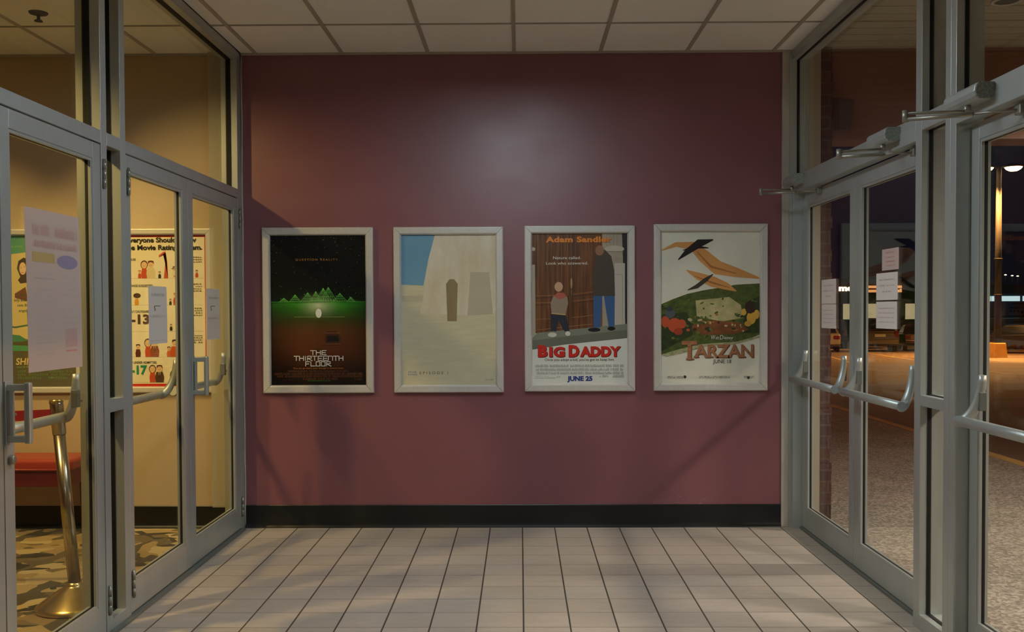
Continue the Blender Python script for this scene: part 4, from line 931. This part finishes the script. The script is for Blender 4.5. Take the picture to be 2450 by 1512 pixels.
# cars
TYRE = mat('tyre_rubber', lin(18, 18, 18), .8); WIN = mat('dark_car_glass', lin(14, 16, 20), .12, spec=.6); TAIL = mat('tail_light_red', lin(96, 12, 10), .25); PLATE = mat('licence_plate', lin(190, 182, 160), .5)
RIM = mat('wheel_rim', lin(140, 138, 132), .35, .7)
def car(name, label, x, y, yaw, col, kind):
    z = GZ(y); r = thing(name, (x, y, z), label, 'car', 'cars parked outside', None, (-.018, 0, yaw))
    P_ = mat('car_paint', lin(*col), .25, .25, coat=.6)
    if kind == 'van':
        Ln, Wd = 4.8, 1.86; body = [(-2.4, .42), (-2.42, .62), (-2.36, 1.0), (-1.2, 1.02), (1.2, 1.0), (2.1, .86), (2.38, .66), (2.4, .38), (1.9, .3), (-2.0, .3)]
        cab = ((-2.36, .98), (1.5, .98), (.7, 1.74), (-2.12, 1.76)); tz = (.78, 1.1)
    else:
        Ln, Wd = 4.6, 1.78; body = [(-2.25, .42), (-2.3, .62), (-2.24, .94), (-1.5, .99), (1.0, .95), (2.0, .78), (2.28, .6), (2.3, .36), (1.8, .26), (-1.9, .28)]
        cab = ((-1.75, .93), (1.15, .9), (.35, 1.40), (-1.05, 1.42)); tz = (.68, .86)
    w = Wd / 2
    MB().prism(body[::-1], 'x', -w, w).build('body', P_, r, bevel=.09, seg=3, local=True)
    (a0, z0), (a1, z1), (a2, z2), (a3, z3) = cab; wt = w - .2
    vs = [(-w + .03, a0, z0), (w - .03, a0, z0), (w - .03, a1, z1), (-w + .03, a1, z1), (-wt, a3, z3), (wt, a3, z3), (wt, a2, z2), (-wt, a2, z2)]
    MB().add(vs, [(0, 3, 2, 1), (4, 5, 6, 7), (0, 1, 5, 4), (1, 2, 6, 5), (2, 3, 7, 6), (3, 0, 4, 7)]).build('cabin', P_, r, bevel=.07, seg=3, local=True)
    V = [Vector(v) for v in vs]
    def panel(i, j, k, l, mu, lo, hi, push, nm):
        A = V[i].lerp(V[j], mu); B = V[i].lerp(V[j], 1 - mu); D = V[l].lerp(V[k], mu); C_ = V[l].lerp(V[k], 1 - mu)
        q = [A.lerp(D, lo), B.lerp(C_, lo), B.lerp(C_, hi), A.lerp(D, hi)]; n = (q[1] - q[0]).cross(q[3] - q[0]).normalized()
        m = MB(); m.add([v + n * push for v in q] + [v - n * .03 for v in q], [(0, 1, 2, 3), (7, 6, 5, 4)] + [(a, 4 + a, 4 + (a + 1) % 4, (a + 1) % 4) for a in range(4)]); m.build(nm, WIN, r, local=True)
    panel(0, 1, 5, 4, .08, .12, .86, .012, 'rear_window'); panel(2, 3, 7, 6, .07, .1, .9, .012, 'windscreen')
    panel(1, 2, 6, 5, .08, .14, .84, .012, 'side_window'); panel(3, 0, 4, 7, .08, .14, .84, .012, 'side_window')
    for s in (-1, 1):
        for yy in (-1.42, 1.42):
            wm = MB().lathe([(.0, -.1), (.30, -.1), (.335, -.06), (.335, .06), (.30, .1), (0, .1)], (s * (w - .13), yy, .335), 24, axis='x').build('wheel', TYRE, r, local=True)
            MB().lathe([(0, -.012), (.2, -.01), (.2, .01), (0, .012)], (s * (w - .03), yy, .335), 20, axis='x').build('rim', RIM, wm, local=True)
        MB().box(s * (w - .05), s * (w - .34 if kind != 'van' else w - .24), -Ln / 2 - .03, -Ln / 2 + .1, *tz).build('tail_light', TAIL, r, bevel=.02, local=True)
        MB().box(s * (w - .1), s * (w - .42), Ln / 2 - .16, Ln / 2 - .02, .6, .72).build('head_light', PLATE, r, bevel=.02, local=True)
    MB().box(-w + .04, w - .04, -Ln / 2 - .1, -Ln / 2 + .06, .4, .6).build('bumper', P_, r, bevel=.04, seg=3, local=True)
    MB().box(-.26, .26, -Ln / 2 - .035, -Ln / 2 + .05, .78, .92).build('licence_plate', PLATE, r, local=True)
    return r
car('minivan', 'tan minivan seen from behind through the middle street door', 19.3, 45.6, -.28, (96, 82, 62), 'van')
car('sedan', 'pale silver sedan half hidden by the brick pier', 16.2, 45.2, -.28, (150, 142, 130), 'sedan')
car('sedan', 'dark maroon sedan right of the tan minivan', 21.9, 46.6, -.28, (58, 20, 22), 'sedan')
car('minivan', 'dark van between the silver sedan and the tan minivan', 19.2, 53, -.28, (34, 34, 36), 'van')
car('sedan', 'cream car behind the yellow lamp post footing', 20.3, 38.2, 2.6, (160, 148, 124), 'sedan')
car('sedan', 'black car right of the lamp post footing', 24.1, 40.4, 1.0, (24, 20, 20), 'sedan')
car('minivan', 'black van behind the black car beyond the lamp post', 26.9, 49, 1.3, (18, 20, 24), 'van')

# far shops
LIT = emis('shop_window_glow', (1.0, .78, .42), .42); LITC = emis('cool_window_glow', (.72, .95, 1.0), .8); SIGN = emis('sign_white_glow', (1, .84, .62), 2.2); NEON = emis('neon_orange_glow', (1, .42, .14), .9)
BX = lambda px, D: -.0335 + (px - 1244.4) / 2283 * D
def BZ(py, D): return 1.44 + (741 - py) / 2283 * D
Dn = 85; Y = Dn - 6.3; g = GZ(Y)
r = thing('shop_building', (33, Y, g), 'dark shop building with glowing sign across the car park behind the middle street door', 'building')
MB().box(BX(1955, Dn), BX(2215, Dn), Y, Y + 14, g - .2, BZ(668, Dn)).build('wall', DARK, r)
MB().box(BX(1955, Dn), BX(2160, Dn), Y - .35, Y, BZ(702, Dn), BZ(676, Dn)).build('sign_band', mat('brown_sign_band', lin(92, 54, 32), .8), r)
for a, c in ((2013, 2036), (2066, 2100), (2106, 2128), (2161, 2196), (1960, 1990)):
    w = MB().box(BX(a, Dn), BX(c, Dn), Y - .06, Y + .1, BZ(766, Dn), BZ(727, Dn)).build('window', DARK, r)
    MB().box(BX(a, Dn) + .05, BX(c, Dn) - .05, Y - .09, Y - .05, BZ(765, Dn), BZ(728, Dn)).build('pane', LIT, w)
m = MB(); m.text('me', BX(2001, Dn), BZ(698, Dn), .55, Y - .40, 0, width=BX(2035, Dn) - BX(2001, Dn), bold=.06); m.build('sign_lettering', SIGN, r)
m = MB(); m.box(BX(2060, Dn), BX(2150, Dn), Y - .45, Y - .36, BZ(691, Dn), BZ(685, Dn)); m.box(BX(2060, Dn), BX(2150, Dn), Y - .45, Y - .36, BZ(701, Dn), BZ(695, Dn)); m.build('neon_strip', NEON, r)
m = MB(); m.text('s', BX(2144, Dn), BZ(700, Dn), .4, Y - .47, 0, bold=.05); m.build('sign_lettering', NEON, r)
D2_ = 92; Y = D2_ - 6.3; g = GZ(Y); BLU = mat('blue_grey_facade', lin(70, 92, 98), .8)
r = thing('shop_building', (46, Y, g), 'blue-grey shop building with white window strip beyond the lamp post', 'building')
MB().box(BX(2230, D2_), BX(2560, D2_), Y, Y + 14, g - .2, BZ(684, D2_)).build('wall', BLU, r)
for a, c in ((2300, 2365), (2367, 2434), (2441, 2500)): MB().box(BX(a, D2_), BX(c, D2_), Y - .08, Y, BZ(723, D2_), BZ(711, D2_)).build('window', LITC, r)
bn = MB().box(BX(2367, D2_), BX(2500, D2_), Y - .07, Y, BZ(757, D2_), BZ(724, D2_)).build('banner', mat('pale_banner', lin(150, 156, 170), .8), r)
bi = mat('banner_ink', lin(20, 22, 30), .8); m = MB()
m.text('BEIER', BX(2410, D2_), BZ(741, D2_), .16, Y - .1, 0, width=BX(2434, D2_) - BX(2410, D2_), bold=.05)
for px, py, q in ((2413, 747, .1), (2421, 747, .11), (2430, 747, .12), (2439, 750, .13), (2446, 756, .16)): m.disc(BX(px, D2_), BZ(py, D2_), q, q, Y - .1)
for k in range(9): m.disc(BX(2415 + k * 4.2, D2_), BZ(729, D2_), .06, .08, Y - .1)
m.build('lettering', bi, bn)
lot2 = BLU
for k, (px, py) in enumerate(((2400, 661), (2416, 663), (2429, 664), (2449, 621))):
    D = 150 + k * 3; x, y = BX(px, D), D - 6.3; zt = BZ(py, D)
    r = thing('street_light', (x, y, GZ(y)), ('distant street light, %s above the blue-grey shop' % ('leftmost of the row', 'second of the row', 'third of the row', 'highest one')[k]), 'street light', 'distant street lights')
    MB().tube([(x, y, GZ(y)), (x, y, zt)], .08, 8).build('pole', POLE, r)
    MB().lathe([(0, zt + .15), (.18, zt + .06), (.2, zt), (0, zt - .08)], (x, y, 0), 10).build('lamp_head', emis('distant_glow', (1, .8, .5), 3.0), r)
